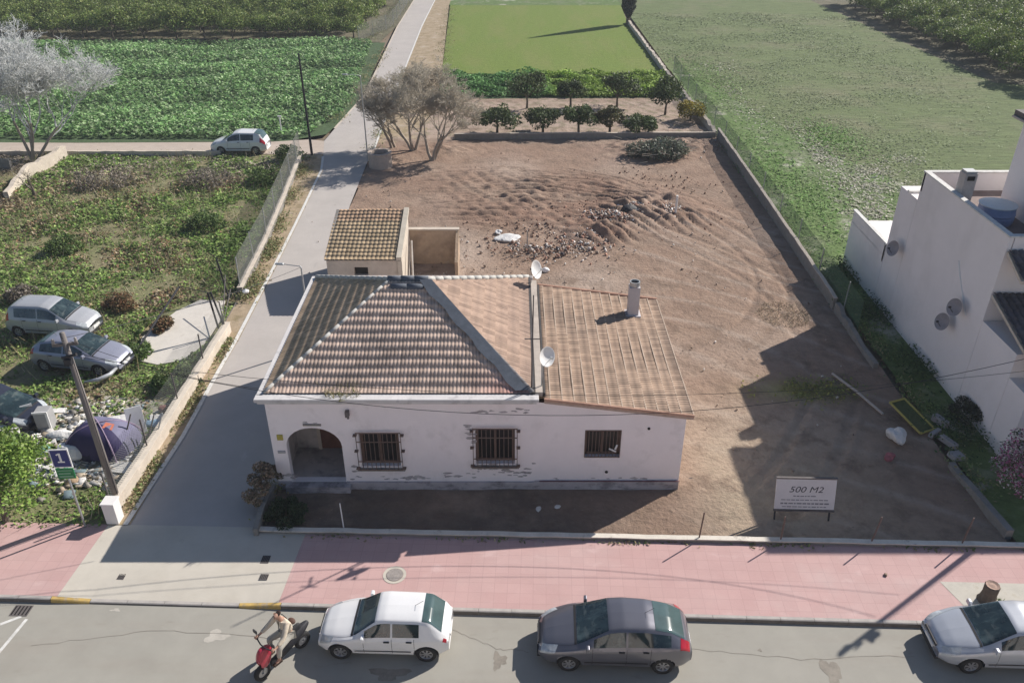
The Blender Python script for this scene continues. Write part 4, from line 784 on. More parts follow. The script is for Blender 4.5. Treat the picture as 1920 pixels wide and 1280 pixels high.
for s_ in (1, -1):
    sh = addv((-.12,s_*.19,1.37), .06, 2); el = addv((.12,s_*.30,1.14), .045, sh); wr2 = addv((.36,s_*.33,1.06), .03, el); pm = addv((.42,s_*.33,1.065), (.04,.022), wr2)
    for k in range(4):
        f1 = addv((.47,s_*(.29+.022*k),1.075), .0095, pm); f2 = addv((.49,s_*(.29+.022*k),1.045), .009, f1); f3 = addv((.465,s_*(.29+.022*k),1.022+.002*k), .008, f2)
    t1 = addv((.43,s_*.275,1.04), .011, pm); addv((.455,s_*.265,1.02), .009, t1)
    hp = addv((-.2,s_*.1,.85), .09, 0)
    if s_ > 0: kn = addv((.22,.2,.80), .06, hp); an = addv((.24,.16,.40), .04, kn); addv((.36,.16,.36), .038, an)
    else: kn = addv((.16,-.30,.72), .06, hp); an = addv((.05,-.42,.26), .04, kn); addv((.18,-.45,.06), .038, an)
addv((.065,0,1.625), .016, 5)
body = skinobj('body', V, E, Rr, SK, rd, 2)
jv = [(-.24,0,.92),(-.21,0,1.1),(-.13,0,1.32),(-.10,0,1.42)]; je = [(0,1),(1,2),(2,3)]; jr = [(.185,.15),(.17,.14),(.185,.14),(.09,.09)]
for s_ in (1, -1):
    b0 = len(jv); jv += [(-.12,s_*.2,1.38),(.11,s_*.31,1.14),(.31,s_*.33,1.07)]; jr += [.085,.066,.052]; je += [(2,b0),(b0,b0+1),(b0+1,b0+2)]
skinobj('jacket', jv, je, jr, JK, rd, 2)
tv = [(-.24,0,.86)]; te = []; trr = [(.17,.13)]
for s_, kn, an in ((1,(.21,.2,.80),(.235,.165,.48)),(-1,(.15,-.30,.72),(.065,-.41,.32))):
    b0 = len(tv); tv += [(-.17,s_*.11,.86),kn,an]; trr += [.115,.08,.06]; te += [(0,b0),(b0,b0+1),(b0+1,b0+2)]
skinobj('trousers', tv, te, trr, TR, rd, 2)
skinobj('hair', [(-.05,0,1.70),(-.085,0,1.63)], [(0,1)], [(.098,.098),(.075,.09)], HR, rd, 2)
for s_ in (1, -1): MB().box((.062,s_*.032,1.66),(.012,.02,.012)).build('eye', M['dark'], rd); MB().box((-.02,s_*.092,1.64),(.04,.015,.05)).build('ear', SK, rd)
MB().box((.055,0,1.585),(.012,.045,.01)).build('mouth', P_red, rd)
for p_ in ((.30,.16,.345),(.12,-.44,.05)): MB().box(p_, (.26,.09,.08)).build('shoe', HR, rd, bevel=.02)
rg = empty('shoulder_bag', (SX, SY, -.13), SA, 'brown bag with dark strap carried on the back of the scooter rider', 'bag')
skinobj('bag', [(-.42,-.05,1.12),(-.42,-.05,.98)], [(0,1)], [(.09,.13),(.10,.14)], mat('brown_bag', (.10,.055,.04), rough=.7, noise=(5,.2)), rg, 2)
MB().tube([(-.34,-.12,1.16),(-.22,-.1,1.44),(-.02,.0,1.42),(.06,.1,1.2)], .012, 5).build('strap', M['plastic'], rg)

# ================================================================= WALLS AND FENCES
def wavy_wall(name, pts, th, h, m, top=None, label='', cat='wall', seed=0, gaps=(), step=.5, jag=.0):
    r = random.Random(seed); e = empty(name, (pts[0][0], pts[0][1], 0), 0, label, cat); P = []
    ox, oy = pts[0]
    for i in range(len(pts)-1):
        a, b_ = Vector(pts[i]), Vector(pts[i+1]); n = max(1, int((b_-a).length/step))
        for k in range(n): P.append(a.lerp(b_, k/n))
    P.append(Vector(pts[-1])); vs = []; tv_ = []
    for i, p in enumerate(P):
        d = (P[min(i+1, len(P)-1)]-P[max(i-1, 0)]).normalized(); n = Vector((-d.y, d.x))*th/2; hh = (h[0]+(h[1]-h[0])*i/(len(P)-1) if hasattr(h, '__len__') else h)+r.uniform(-jag, jag); j = Vector((r.uniform(-.012,.012), r.uniform(-.012,.012)))
        a = p+n+j-Vector((ox,oy)); c = p-n+j-Vector((ox,oy)); vs += [(a.x,a.y,-.15),(a.x,a.y,hh),(c.x,c.y,hh),(c.x,c.y,-.15)]
        a2 = a+(a-c)*.09; c2 = c-(a-c)*.09; tv_ += [(a2.x,a2.y,hh-.0),(a2.x,a2.y,hh+.035),(c2.x,c2.y,hh+.035),(c2.x,c2.y,hh-.0)]
    fs = [tuple(4*i+q for q in f) for i in range(len(P)-1) for f in ((0,4,5,1),(1,5,6,2),(2,6,7,3))]; n4 = 4*(len(P)-1); ends = [(0,1,2,3),(n4+3,n4+2,n4+1,n4)]
    MB().add(vs, fs+ends).build('masonry', m, e)
    if top: MB().add(tv_, fs+[tuple(4*i+q for q in (0,3,7,4)) for i in range(len(P)-1)]+ends).build('coping', top, e)
    return e
wavy_wall('boundary_wall', [(16.45,65.3),(16.35,52),(16.2,41),(16.1,36.5)], .16, (.8,.6), M['block'], M['beige'], 'long low grey boundary wall along the right side of the lot, in front of the green net', seed=2, jag=.02)
wavy_wall('boundary_wall', [(-4.6,65.1),(4,65.3),(16.3,65.5)], .16, .42, M['block'], M['beige'], 'low wall across the far end of the lot, in front of the orange trees', seed=3, jag=.01)
wavy_wall('field_wall', [(16.4,66),(15.9,88),(15.6,118)], .3, .45, M['beige'], None, 'low crumbling pale wall along the right side of the lawn field up to the cypress', seed=4, jag=.12)
wavy_wall('broken_wall', [(16.1,36.2),(16.1,31)], .22, (.5,.12), M['block'], None, 'broken shaded stretch of the boundary wall between lot and white building', seed=5, jag=.1)
wavy_wall('broken_wall', [(16.35,24.2),(16.5,20.4)], .24, (.12,.32), M['block'], None, 'low shaded stump of wall at the front right corner of the lot', seed=6, jag=.05)
e = wavy_wall('pavement_wall', [(-8.5,WY(-8.5)+.12),(-2,WY(-2)+.12),(6,WY(6)+.12),(17.3,WY(17.3)+.12)], .17, .10, M['block'], mat('pale_coping', (.66,.61,.53), noise=(2,.18), layers=[(3,.6,.7,(.3,.26,.22),.7,None)]), 'low beige kerb wall between the pink pavement and the dirt lot', seed=7, jag=.006)
wavy_wall('yard_wall', [(-8.55,20.5),(-8.5,22.8)], .16, .35, M['block'], None, 'short grey wall between the lane and the left front yard of the house', seed=8, jag=.08)
wavy_wall('lane_wall', [(-13.72,21.3),(-13.58,27),(-13.5,34.2)], .28, .5, M['beige'], mat('pale_beige_render', (.62,.55,.46), noise=(2,.15), layers=[(2,.6,.7,(.42,.36,.28),.6,None)]), 'near low beige wall along the left of the lane under the chain link fence', seed=9, jag=.02)  # coping in a slightly paler beige render than the wall
wavy_wall('lane_wall', [(-14.0,38.0),(-14.3,44),(-15.0,52),(-15.8,60.5)], .25, .4, M['block'], M['beige'], 'far low wall along the left of the lane between weeds and dry verge', seed=10, jag=.03)
wavy_wall('track_wall', [(-60,60.9),(-33.6,60.95),(-22,61.0)], .2, .35, M['beige'], None, 'low wall along the pale track at the far side of the weedy plot', seed=12, jag=.03)
wavy_wall('ruined_garden_wall', [(-33.4,60.4),(-34.0,56),(-33.2,51.6)], .3, (.95,.6), M['beige'], None, 'crumbling white garden wall below the grey bare tree', seed=13, jag=.1)
wavy_wall('ruined_garden_wall', [(-46,57.5),(-36,57.6)], .25, .8, M['block'], None, 'dark low garden wall at the left edge behind the crumbling white wall', seed=14, jag=.05)
def mesh_fence(name, pts, h0, h1, m, pm, label, sp=.1, rw=.012, post=2.8, top=.0, zb=.3, pr=.03, lean=0, seed=0, brace=False):
    r = random.Random(seed); e = empty(name, (0,0,0), 0, label, 'fence'); cum = [0]
    P = [Vector(p) for p in pts]
    for i in range(len(P)-1): cum.append(cum[-1]+(P[i+1]-P[i]).length)
    def at(s_):
        s_ = max(0, min(cum[-1], s_))
        for i in range(len(P)-1):
            if s_ <= cum[i+1]+1e-9: return P[i].lerp(P[i+1], (s_-cum[i])/(cum[i+1]-cum[i]))
    L = cum[-1]; H = h1-zb; vs = []; n = int((L+H)/sp)
    for k in range(n):
        for sg in (1, -1):
            s0 = k*sp-H if sg > 0 else k*sp; s1 = s0+H if sg > 0 else s0-H; z0, z1 = zb, h1
            ta, tb = 0., 1.
            for lim in (0, L):
                pass
            dS = s1-s0
            tt = sorted([(0-s0)/dS, (L-s0)/dS]); ta = max(0, tt[0]); tb = min(1, tt[1])
            if tb-ta < .02: continue
            a = at(s0+dS*ta); b_ = at(s0+dS*tb); za = z0+(z1-z0)*ta; zb_ = z0+(z1-z0)*tb; sag = .0
            d = (b_-a); d = d.normalized() if d.length > 0 else Vector((0,1)); q = Vector((d.x, d.y))*rw
            vs.append([(a.x-q.x,a.y-q.y,za),(a.x+q.x,a.y+q.y,za),(b_.x+q.x,b_.y+q.y,zb_),(b_.x-q.x,b_.y-q.y,zb_)])
    V = np.array(vs).reshape(-1, 3); F = np.arange(len(V)).reshape(-1, 4)
    fast('netting', V, F, m, parent=e)
    k = 0; s_ = 0
    while s_ <= L+.01:
        p = at(s_); MB().tube([(p.x,p.y,0),(p.x+r.uniform(-.04,.04)-lean,p.y+r.uniform(-.06,.06),h1+top)], pr, 6).build('post', pm, e); s_ += post
    return e
M['net'] = mat('grey_wire', (.20,.21,.20), rough=.6, metal=.3, noise=(1,.2)); M['greennet'] = mat('green_netting', (.06,.13,.085), rough=.8, noise=(.7,.3))
mesh_fence('chain_link_fence', [(-13.75,21.6),(-13.62,27),(-13.55,34.0)], 1.6, 1.75, M['net'], M['iron'], 'near chain link fence with dark posts on the low wall left of the lane', sp=.11, rw=.006, post=3.1, seed=1)
mesh_fence('chain_link_fence', [(-14.05,38.2),(-14.35,44),(-15.05,52),(-15.9,60.8)], 2, 2.0, M['net'], M['galv'], 'far chain link fence with pale posts between the weedy plot and the lane', sp=.11, rw=.013, post=3.4, seed=2)
mesh_fence('green_net_fence', [(16.75,88),(16.7,66),(16.55,52),(16.45,41),(16.35,34)], 2, 1.75, M['greennet'], M['galv'], 'green netting fence behind the boundary wall along the grass field', sp=.1, rw=.013, post=4, zb=.2, seed=3)
mesh_fence('field_fence', [(-18.4,104),(-15.7,113),(-15.7,140)], 2, 2.0, M['net'], M['galv'], 'faint wire fence beside the far lane next to the citrus grove', sp=.2, rw=.014, post=4, seed=4)
# gate frame of dark pipes left in the gap
ge = empty('gate_frame', (-14.5,35,0), 0, 'bent dark steel gate frame standing by the concrete slab left of the lane', 'gate')
gb = MB(); 
for a, c in (((-.0,2.6,0),(-.35,2.9,2.1)), ((.7,-1.2,.4),(.45,-1.0,2.2)), ((.9,-1.0,.4),(.6,-1.0,2.2))): MB().tube([a, c], .045, 6).build('post', M['blackmetal'], ge)
MB().tube([(-2.6,-3.6,.1),(-1.5,.6,1.7)], .05, 6).build('leaning_post', M['blackmetal'], ge)
MB().tube([(-1.5,.6,1.7),(.6,-1.0,2.15)], .02, 6).build('crossbar', M['blackmetal'], ge)
for k in range(3): MB().tube([(.9,-1.2+.0*k,.5+.0*k),(.85-.25*k,1.2+.3*k,.5+.6*k)], .022, 5).build('rail', M['iron'], ge)
tag(MB().lathe([(0,0),(.16,.02),(.17,.1),(0,.2)], (-13.5,37.4,.45), 12).build('white_stone', M['white']), 'round white stone on the wall end beside the lane', 'stone')
# concrete slab in the plot
sl_ = [(-17.4,33.6),(-16.7,36.2),(-15.9,37.4),(-14.6,37.3),(-14.2,35.2),(-14.3,33.0),(-14.7,31.6),(-15.8,31.2),(-16.9,31.6)]
tag(MB().prism(sl_, -.05, .035).build('concrete_slab', mat('pale_concrete_slab', (.60,.56,.50), noise=(1.5,.12), bump=(10,.3,.02), layers=[(1.5,.58,.68,(.42,.38,.33),.6,None)])), 'pale concrete slab in the weeds beside the gate frame', 'slab')
# ================================================================= STREET FURNITURE
pp = mat('gate_pillar_white', (.74,.72,.70), noise=(2,.06))
e = empty('gate_pillar', (-13.55,21.25,0), -.03, 'white rendered pillar at the corner of the lane and the pavement', 'pillar')
MB().box((0,0,.42),(.42,.42,.84)).build('shaft', pp, e, bevel=.015); MB().box((0,0,.86),(.47,.47,.06)).build('cap', pp, e, bevel=.01)
up_ = empty('utility_pole', (-13.75,22.0,0), 0, 'tall dark utility pole with insulators rising behind the white pillar on the left', 'utility pole')
MB().tube([(0,0,-.1),(-.06,.05,3.5),(-.12,.08,6.9)], [.13,.11,.08], 12).build('shaft', M['polewood'], up_, smooth=True)
MB().box((-.12,.06,6.5),(.75,.07,.09), rz=.2).build('crossarm', M['iron'], up_)
for x in (-.42,-.12,.22):
    MB().lathe([(0,0),(.04,0),(.055,.06),(.03,.1),(.05,.14),(0,.18)], (x,.06+x*.2,6.56), 10).build('insulator', mat('insulator_glass', (.3,.27,.25), rough=.3), up_, smooth=True)
MB().tube([(-.25,-.1,6.1),(.25,-.12,6.25)], .05, 6).box((-.05,-.14,6.0),(.22,.18,.2)).build('cable_bracket', M['blackmetal'], up_)
MB().tube([(.13,-.08,.2),(.09,-.06,2.2),(.02,-.02,5.9)], .014, 5).build('conduit', M['blackmetal'], up_)
pr_ = copy_tree(up_); pr_.location = (18.9,22.5,0); pr_.scale = (.75,.75,1.16); pr_['label'] = 'utility pole just outside the right edge whose long shadow crosses the pavement'
def cable(name, A, B, sag, label, r=.012, n=30):
    A, B = Vector(A), Vector(B); pts = [A.lerp(B, i/n)-Vector((0,0,sag*4*(i/n)*(1-i/n))) for i in range(n+1)]
    return tag(MB().tube(pts, r, 4, cap=False).build(name, M['plastic']), label, 'cable', 'overhead cables')
cable('overhead_cable', (-13.8,22.0,6.3), (18.3,22.4,6.4), 2.65, 'lowest sagging overhead cable crossing in front of the white facade')
cable('overhead_cable', (-13.8,22.1,6.05), (18.3,22.5,5.5), 1.35, 'upper overhead cable crossing above the front of the roofs', .009)
cable('overhead_cable', (-13.7,22.1,6.6), (-8.45,22.9,4.3), .25, 'short cable from the left utility pole to the front left corner of the roof', .010)
cable('overhead_cable', (-13.9,22.1,6.7), (-9.25,32.9,4.0), .25, 'cable from the left utility pole to the lamp behind the house', .010)
sg = empty('road_sign', (-14.45,20.95,0), R(3), 'blue and green information sign on a grey post at the pavement edge', 'sign')
MB().tube([(0,0,0),(0,0,3.3)], .035, 10).build('post', M['galv'], sg)
pb = MB().box((-.0,-.05,2.95),(.60,.03,.72)).build('upper_panel', M['white'], sg)
MB().box((0,-.068,2.95),(.53,.006,.65)).build('blue_field', mat('sign_blue', (.03,.04,.17), rough=.4), pb)
gl = MB(); gl.box((0,-.073,3.0),(.07,.004,.34)).box((-.06,-.0735,3.12),(.1,.004,.05), ry=-.5); gl.box((0,-.0735,2.82),(.22,.004,.05)); gl.build('symbol', M['white'], pb)
gp = MB().box((0,-.05,2.34),(.56,.03,.42)).build('lower_panel', mat('sign_green', (.02,.20,.07), rough=.4), sg)
gl = MB(); gl.box((0,-.068,2.46),(.46,.004,.018)).box((-.03,-.068,2.34),(.38,.004,.03)).box((0,-.068,2.22),(.44,.004,.03)); gl.build('lettering', mat('sign_lettering', (.35,.5,.38)), gp)
def lamp(loc, h, arm, rz, label, base=True):
    e = empty('street_lamp', loc, rz, label, 'street lamp', 'street lamps along the lane')
    MB().tube([(0,0,0),(0,0,h-.08),(.05,0,h)], [.05,.035,.03], 8).build('pole', M['galv'], e)
    MB().tube([(.02,0,h-.02),(arm,0,h+.06)], .022, 6).build('arm', M['galv'], e)
    MB().box((arm+.1,0,h+.06),(.42,.14,.08), taper=.8).build('lamp_head', M['galv'], e, bevel=.02)
    return e
lamp((-9.2,32.7,0), 4.15, .85, math.pi-.1, 'near lamp post with its arm over the lane behind the left corner of the house')
lx_, ly_ = g(690, 302); lamp((lx_,ly_,0), 6.2, 1.0, math.pi, 'far lamp post standing beside the round well')
px_, py_ = g(585, 291); tag(MB().tube([(0,0,0),(-.05,0,7.4)], [.10,.07], 8).build('black_pole', M['blackmetal'], loc=(px_,py_,0)), 'plain black pole at the corner of the pale track and the lane', 'pole')
px_, py_ = g(529, 256); tag(MB().tube([(0,0,0),(0,0,1.6)], .05, 6).box((0,0,1.62),(.3,.08,.1)).build('marker_post', M['white'], loc=(px_,py_,0)), 'small white marker post at the near edge of the green crop field', 'post')
px_, py_ = g(1266, 405); tag(MB().tube([(0,0,-.1),(0,0,1.35)], .07, 8).build('marker_post', M['white'], loc=(px_,py_,0)), 'white post standing at the right end of the rubble heap', 'post')
px_, py_ = g(645, 992); tag(MB().tube([(0,0,0),(-.02,0,1.15)], .022, 6).build('white_rod', M['white'], loc=(px_,py_,0)), 'thin white rod standing in the shaded front yard', 'rod')
for (px, py, h, ln, lab) in ((1310,1012,1.2,.05,'leftmost rusty fence post on the pavement wall'),(1462,1014,1.1,.0,'second rusty fence post from the left on the pavement wall'),(1632,1018,1.15,.12,'third rusty fence post from the left, leaning right on the pavement wall'),(1800,1020,1.2,.1,'rightmost rusty fence post on the pavement wall')):
    x, y = g(px, py); tag(MB().tube([(0,0,.1),(ln,.02,h)], .025, 6).build('fence_post', M['rust'], loc=(x, WY(x)+.13, 0)), lab, 'post', 'rusty posts on the pavement wall')
# billboard
def text(s, size, loc, m, parent, name='lettering', shear=.25, sx=1):
    cu = bpy.data.curves.new(name, 'FONT'); cu.body = s; cu.size = size; cu.align_x = 'CENTER'; cu.align_y = 'CENTER'; cu.shear = shear; cu.extrude = .002; cu.offset = .0
    t = bpy.data.objects.new(name, cu); scene.collection.objects.link(t); dg = bpy.context.evaluated_depsgraph_get(); me = bpy.data.meshes.new_from_object(t.evaluated_get(dg)); bpy.data.objects.remove(t)
    me.materials.clear(); me.materials.append(m); o = bpy.data.objects.new(name, me); scene.collection.objects.link(o); o.parent = parent; o.location = loc; o.rotation_euler = (math.pi/2, 0, 0); o.scale = (sx, 1, 1); return o
x, y = g(1500, 968); bb = empty('billboard', (x, y, 0), -.03, 'white board reading 500 M2 on short legs in the shaded lot', 'sign')
pn = MB().box((0,0,1.02),(2.0,.05,1.12), rx=-.28).build('panel', mat('board_white', (.62,.60,.60), noise=(3,.05)), bb)
for s_ in (-.92, .92): MB().box((s_,.06,.75),(.05,.05,1.6), rx=-.28).build('leg', M['blackmetal'], bb)
MB().box((0,-.17,.43),(2.04,.08,.05)).build('frame_rail', M['iron'], bb); MB().box((0,.155,1.57),(2.04,.08,.05)).build('frame_rail', M['iron'], bb)
tx = empty('x', (0,0,0)); bpy.data.objects.remove(tx); ink = mat('sign_ink', (.07,.07,.08)); tilt = math.pi/2-.28
def onb(v): return (0, -.032*math.cos(.28)+v*math.sin(.28), 1.02+v*math.cos(.28)+.032*math.sin(.28)*0-.009)
t_ = text('500 M2', .30, (0,0,0), ink, pn, sx=1.25); t_.location = onb(.17); t_.rotation_euler = (tilt, 0, 0)
lines = MB(); r = random.Random(3)
for v, w_, h_ in ((-.06,.8,.035),(-.2,1.6,.03),(-.33,1.62,.05),(-.45,1.5,.03)):
    xx = -w_/2
    while xx < w_/2-.06:
        q = r.uniform(.05,.17); o = onb(v); lines.box((xx+q/2, o[1], o[2]), (q,.004,h_*r.uniform(.8,1.1)), rx=-.28); xx += q+.03
lines.build('small_print', mat('faded_ink', (.2,.2,.22)), pn)
# covers and drains
def cover(px, py, w_, d_, label, z=.006, rnd=False, name='drain_cover'):
    x, y = g(px, py, z); e = empty(name, (x, y, z), -.036, label, 'manhole cover' if rnd else 'drain cover', None)
    if rnd:
        MB().lathe([(.0,.0),(w_*.72,.0),(w_*.72,.005)], n=24).lathe([(w_*.74,.0),(w_,.0),(w_,.004)], n=24).build('collar', M['apron'], e); MB().lathe([(0,.010),(w_*.7,.010),(w_*.71,.0)], n=24).build('lid', mat('cast_iron_lid', (.30,.27,.25), rough=.8, noise=(12,.3)), e)
    else:
        b = MB(); b.box((0,0,0),(w_,d_,.008)); b.build('frame', M['iron'], e); b = MB(); k = 5
        for i in range(k): b.box((-w_/2+w_*(i+.5)/k,0,.006),(w_/k*.35,d_*.8,.01))
        b.build('slots', M['dark'], e)
    return e
cover(740, 1077, .37, 0, 'round manhole cover with pale collar in the pink pavement', rnd=True, name='manhole_cover')
cover(498, 1048, .26, .34, 'upper of the two small iron covers on the concrete apron', z=.012); cover(495, 1081, .26, .24, 'lower of the two small iron covers on the concrete apron', z=.012); cover(228, 1080, .22, .26, 'worn cover set in the left half of the concrete apron', z=-.01)
cover(40, 1144, .55, .42, 'street drain grate by the kerb at the left edge', z=-.126)
b = MB()
for (a, c) in (((0,1170),(40,1155)),((-10,1232),(50,1160))):
    p, q = Vector(g(*a, -.13)), Vector(g(*c, -.13)); d = (q-p).normalized(); n = Vector((-d.y,d.x))*.05
    tag(MB().add([(*(p-n),-.126),(*(p+n),-.126),(*(q+n),-.126),(*(q-n),-.126)], [(0,3,2,1)]).build('road_marking', M['whitepaint']), kind='structure')
# planter patch with stump
cx_, cy_ = g(1850, 1120); 
pc = mat('planter_concrete', (.50,.47,.41), noise=(2,.15), layers=[(2,.55,.65,(.34,.30,.22),.7,None)])
tag(MB().add([(cx_-.75,cy_-.62,.006),(cx_+1.9,cy_-.75,.006),(cx_+1.9,cy_+.55,.006),(cx_-1.15,cy_+.65,.006)], [(0,1,2,3)]).build('planter_bed', pc), kind='structure')
st_ = empty('tree_stump', (cx_-.05,cy_-.1,0), 0, 'sawn tree stump in its bed by the kerb behind the silver car', 'stump')
MB().lathe([(.30,0),(.24,.12),(.21,.3),(.22,.62),(.20,.66)], n=11).build('trunk', M['bark'], st_); MB().lathe([(.20,.66),(.12,.63),(0,.65)], n=11).build('cut_top', mat('cut_wood', (.36,.25,.2), noise=(9,.3)), st_)
tuft('grass_tuft', (cx_+.15,cy_-.32,0), .35, 200, .12, [(.12,.2,.05)], 'green grass at the foot of the tree stump', 'grass')
# ================================================================= WELL
wx, wy = g(711, 318); we = empty('stone_well', (wx, wy+.8, 0), 0, 'round pale stone well beside the lane and the bare trees', 'well')
MB().lathe([(.85,-.05),(.84,.95),(.88,.98),(.88,1.06),(.62,1.06),(.6,.4)], n=16).build('wall', mat('well_render', (.47,.39,.33), noise=(3,.2)), we)
MB().lathe([(.6,.4),(0,.4)], n=16).build('shaft', M['dark'], we)

for o_ in (sc, rd, rg): o_.scale = (1.12, 1.12, 1.12)
# stains and patches on the street
def stain(px, py, sx, sy, m, seed):
    x, y = g(px, py, -.13); r = random.Random(seed); n = 22; f = [1+.35*math.sin(k*.9+seed)+.2*r.uniform(-1, 1) for k in range(n)]
    tag(MB().add([(x+sx*f[k]*math.cos(6.283*k/n), y+sy*f[k]*math.sin(6.283*k/n), -.1262-.0004*(seed % 3)) for k in range(n)], [tuple(range(n))]).build('street_stain', m), kind='structure')
sm1 = mat('oil_stain', (.25,.225,.19), rough=.8, noise=(4,.3)); sm2 = mat('pale_patch', (.45,.42,.37), rough=.9, noise=(4,.2))
for i, q in enumerate(((1560,1262,.22,.5,sm1),(935,1238,.18,.28,sm1),(405,1192,.3,.2,sm2),(217,1143,.14,.06,sm2),(1425,1218,.06,.05,sm1),(520,1156,.12,.04,sm1),(730,1262,.5,.2,sm1))): stain(*q, i)
def crack(pts, z=-.1245, w_=.006):
    P = []; r = random.Random(len(pts))
    for i in range(len(pts)-1):
        a, c = Vector(g(*pts[i], -.13)), Vector(g(*pts[i+1], -.13)); n = 10
        for k in range(n): P.append(a.lerp(c, k/n)+Vector((r.uniform(-.04,.04), r.uniform(-.04,.04))))
    vs = []
    for p in P: w2 = w_*r.uniform(.5, 1.5); vs += [(p.x, p.y-w2, z), (p.x, p.y+w2, z)]
    tag(MB().add(vs, [(2*i, 2*i+2, 2*i+3, 2*i+1) for i in range(len(P)-1)]).build('tar_seam', sm1), kind='structure')
crack([(60,1210),(300,1180),(560,1200)]); crack([(1290,1215),(1500,1235),(1740,1228)]); crack([(850,1180),(930,1215),(1000,1222)])
# ================================================================= VEGETATION
def bare_tree(name, loc, label, trunks, H, spread, tm, seed, levels=6, group=None, droop=0.0, tw=.011, first=.24, n_end=3, tilt=.45, trunk_m=None):
    """trunk and twigs as thin prisms, branch by branch"""
    r = random.Random(seed); e = empty(name, loc, 0, label, 'tree', group); seg = []; big = []
    def grow(p, d, L, rad, lv):
        q = p; k = 3; pts = [p]; 
        for i in range(k):
            d = (d+Vector((r.gauss(0,.13), r.gauss(0,.13), r.gauss(0,.08)+(.05-droop*.12*lv)))).normalized(); q = q+d*L/k; pts.append(q)
        ra = rad; 
        for i in range(k):
            rb = rad*(1-.35*(i+1)/k); (big if lv <= (0 if trunk_m else 1) else seg).append((pts[i], pts[i+1], rad*(1-.35*i/k), rb))
        if lv >= levels: return
        nb = 3 if lv < 2 else (n_end if lv < levels-2 else n_end+1)
        for j in range(nb):
            t = r.uniform(.45, 1.0) if j else 1.0; b0 = pts[0].lerp(pts[-1], t) if t < 1 else pts[-1]
            ax = Vector((r.gauss(0,1), r.gauss(0,1), r.gauss(0,.5))).normalized(); nd = (d+ax*(tilt+.10*lv)*spread*(1 if j else .55)).normalized()
            if nd.z < -.1 and droop < .1: nd.z = .1
            grow(b0, nd, L*r.uniform(.60,.82), max(tw, rad*.6*r.uniform(.7,1)), lv+1)
    for (dx, dy, lean) in trunks:
        grow(Vector((dx,dy,-.1)), Vector((lean[0],lean[1],1)).normalized(), H*first, .13, 0)
    b = MB()
    for a, c, ra, rb in big: b.tube([a, c], [ra, rb], 8, cap=False)
    b.build('trunk', trunk_m or M['bark'], e, smooth=True)
    A = np.array([s_[0][:] for s_ in seg]); B = np.array([s_[1][:] for s_ in seg]); ra = np.array([s_[2] for s_ in seg])[:, None]; rb = np.array([s_[3] for s_ in seg])[:, None]
    D = B-A; D /= np.linalg.norm(D, axis=1)[:, None]+1e-9; U = np.cross(D, [.3,.2,.93]); U /= np.linalg.norm(U, axis=1)[:, None]+1e-9; W_ = np.cross(D, U); V = []
    for k in range(3):
        c, s_ = math.cos(2.094*k), math.sin(2.094*k); V.append(A+(U*c+W_*s_)*ra); V.append(B+(U*c+W_*s_)*rb)
    V = np.stack(V, 1).reshape(-1, 3); n = len(seg); base = np.arange(n)[:, None]*6; F = np.concatenate([base+np.array([[0,2,3,1]]), base+np.array([[2,4,5,3]]), base+np.array([[4,0,1,5]])])
    fast('crown', V, F, tm, parent=e); return e
def leafy(name, label, R3, zc, trunk_h, n, size, cols, seed=0, clumps=26, cat='tree', group=None, hole=.0, trunk=True, lowbias=0):
    """crown of leaf clumps spread on and in an ellipsoid"""
    global rng; keep = rng; rng = np.random.default_rng(seed); e = empty(name, (0,0,0), 0, label, cat, group)
    D = rng.normal(size=(clumps, 3)); D /= np.linalg.norm(D, axis=1)[:, None]; D[:, 2] = np.abs(D[:, 2])*1.1-.35; cc = D*np.array(R3)*rng.uniform(.5, .88, (clumps, 1))
    cr = rng.uniform(.26, .46, clumps)*min(R3[0], R3[1]); k = rng.integers(0, clumps, n); q = rng.normal(size=(n, 3)); q /= np.linalg.norm(q, axis=1)[:, None]; q *= rng.uniform(.35, 1, (n, 1))**.5
    C = cc[k]+q*cr[k][:, None]*np.array([1,1,.8]); C[:, 2] += zc; C[:, 2] = np.maximum(C[:, 2], .12)
    tone = rng.uniform(.65, 1.25, clumps)[k][:, None]*rng.uniform(.75, 1.3, (n, 1)); ci = rng.integers(0, len(cols), n); col = np.array(cols)[ci]*tone
    V, F, c = leaves(C, rng.uniform(.7, 1.3, n)*size, col, flat=.3); fast('crown', V, F, M['citrus'], c, e)
    if trunk:
        b = MB(); b.tube([(0,0,-.1),(.03,.02,trunk_h*.6),(0,.04,trunk_h)], [.12,.09,.08], 7)
        for j in range(4):
            a = j*1.6+seed; b.tube([(0,.04,trunk_h*.85),(math.cos(a)*R3[0]*.4, math.sin(a)*R3[1]*.4, zc)], [.06,.03], 5)
        b.build('trunk', M['bark'], e)
    rng = keep; return e
OR = [(.07,.11,.035),(.09,.13,.04),(.055,.085,.03),(.13,.16,.055)]
GR = [(.16,.24,.05),(.20,.28,.06),(.13,.19,.045),(.24,.31,.08),(.30,.33,.10)]
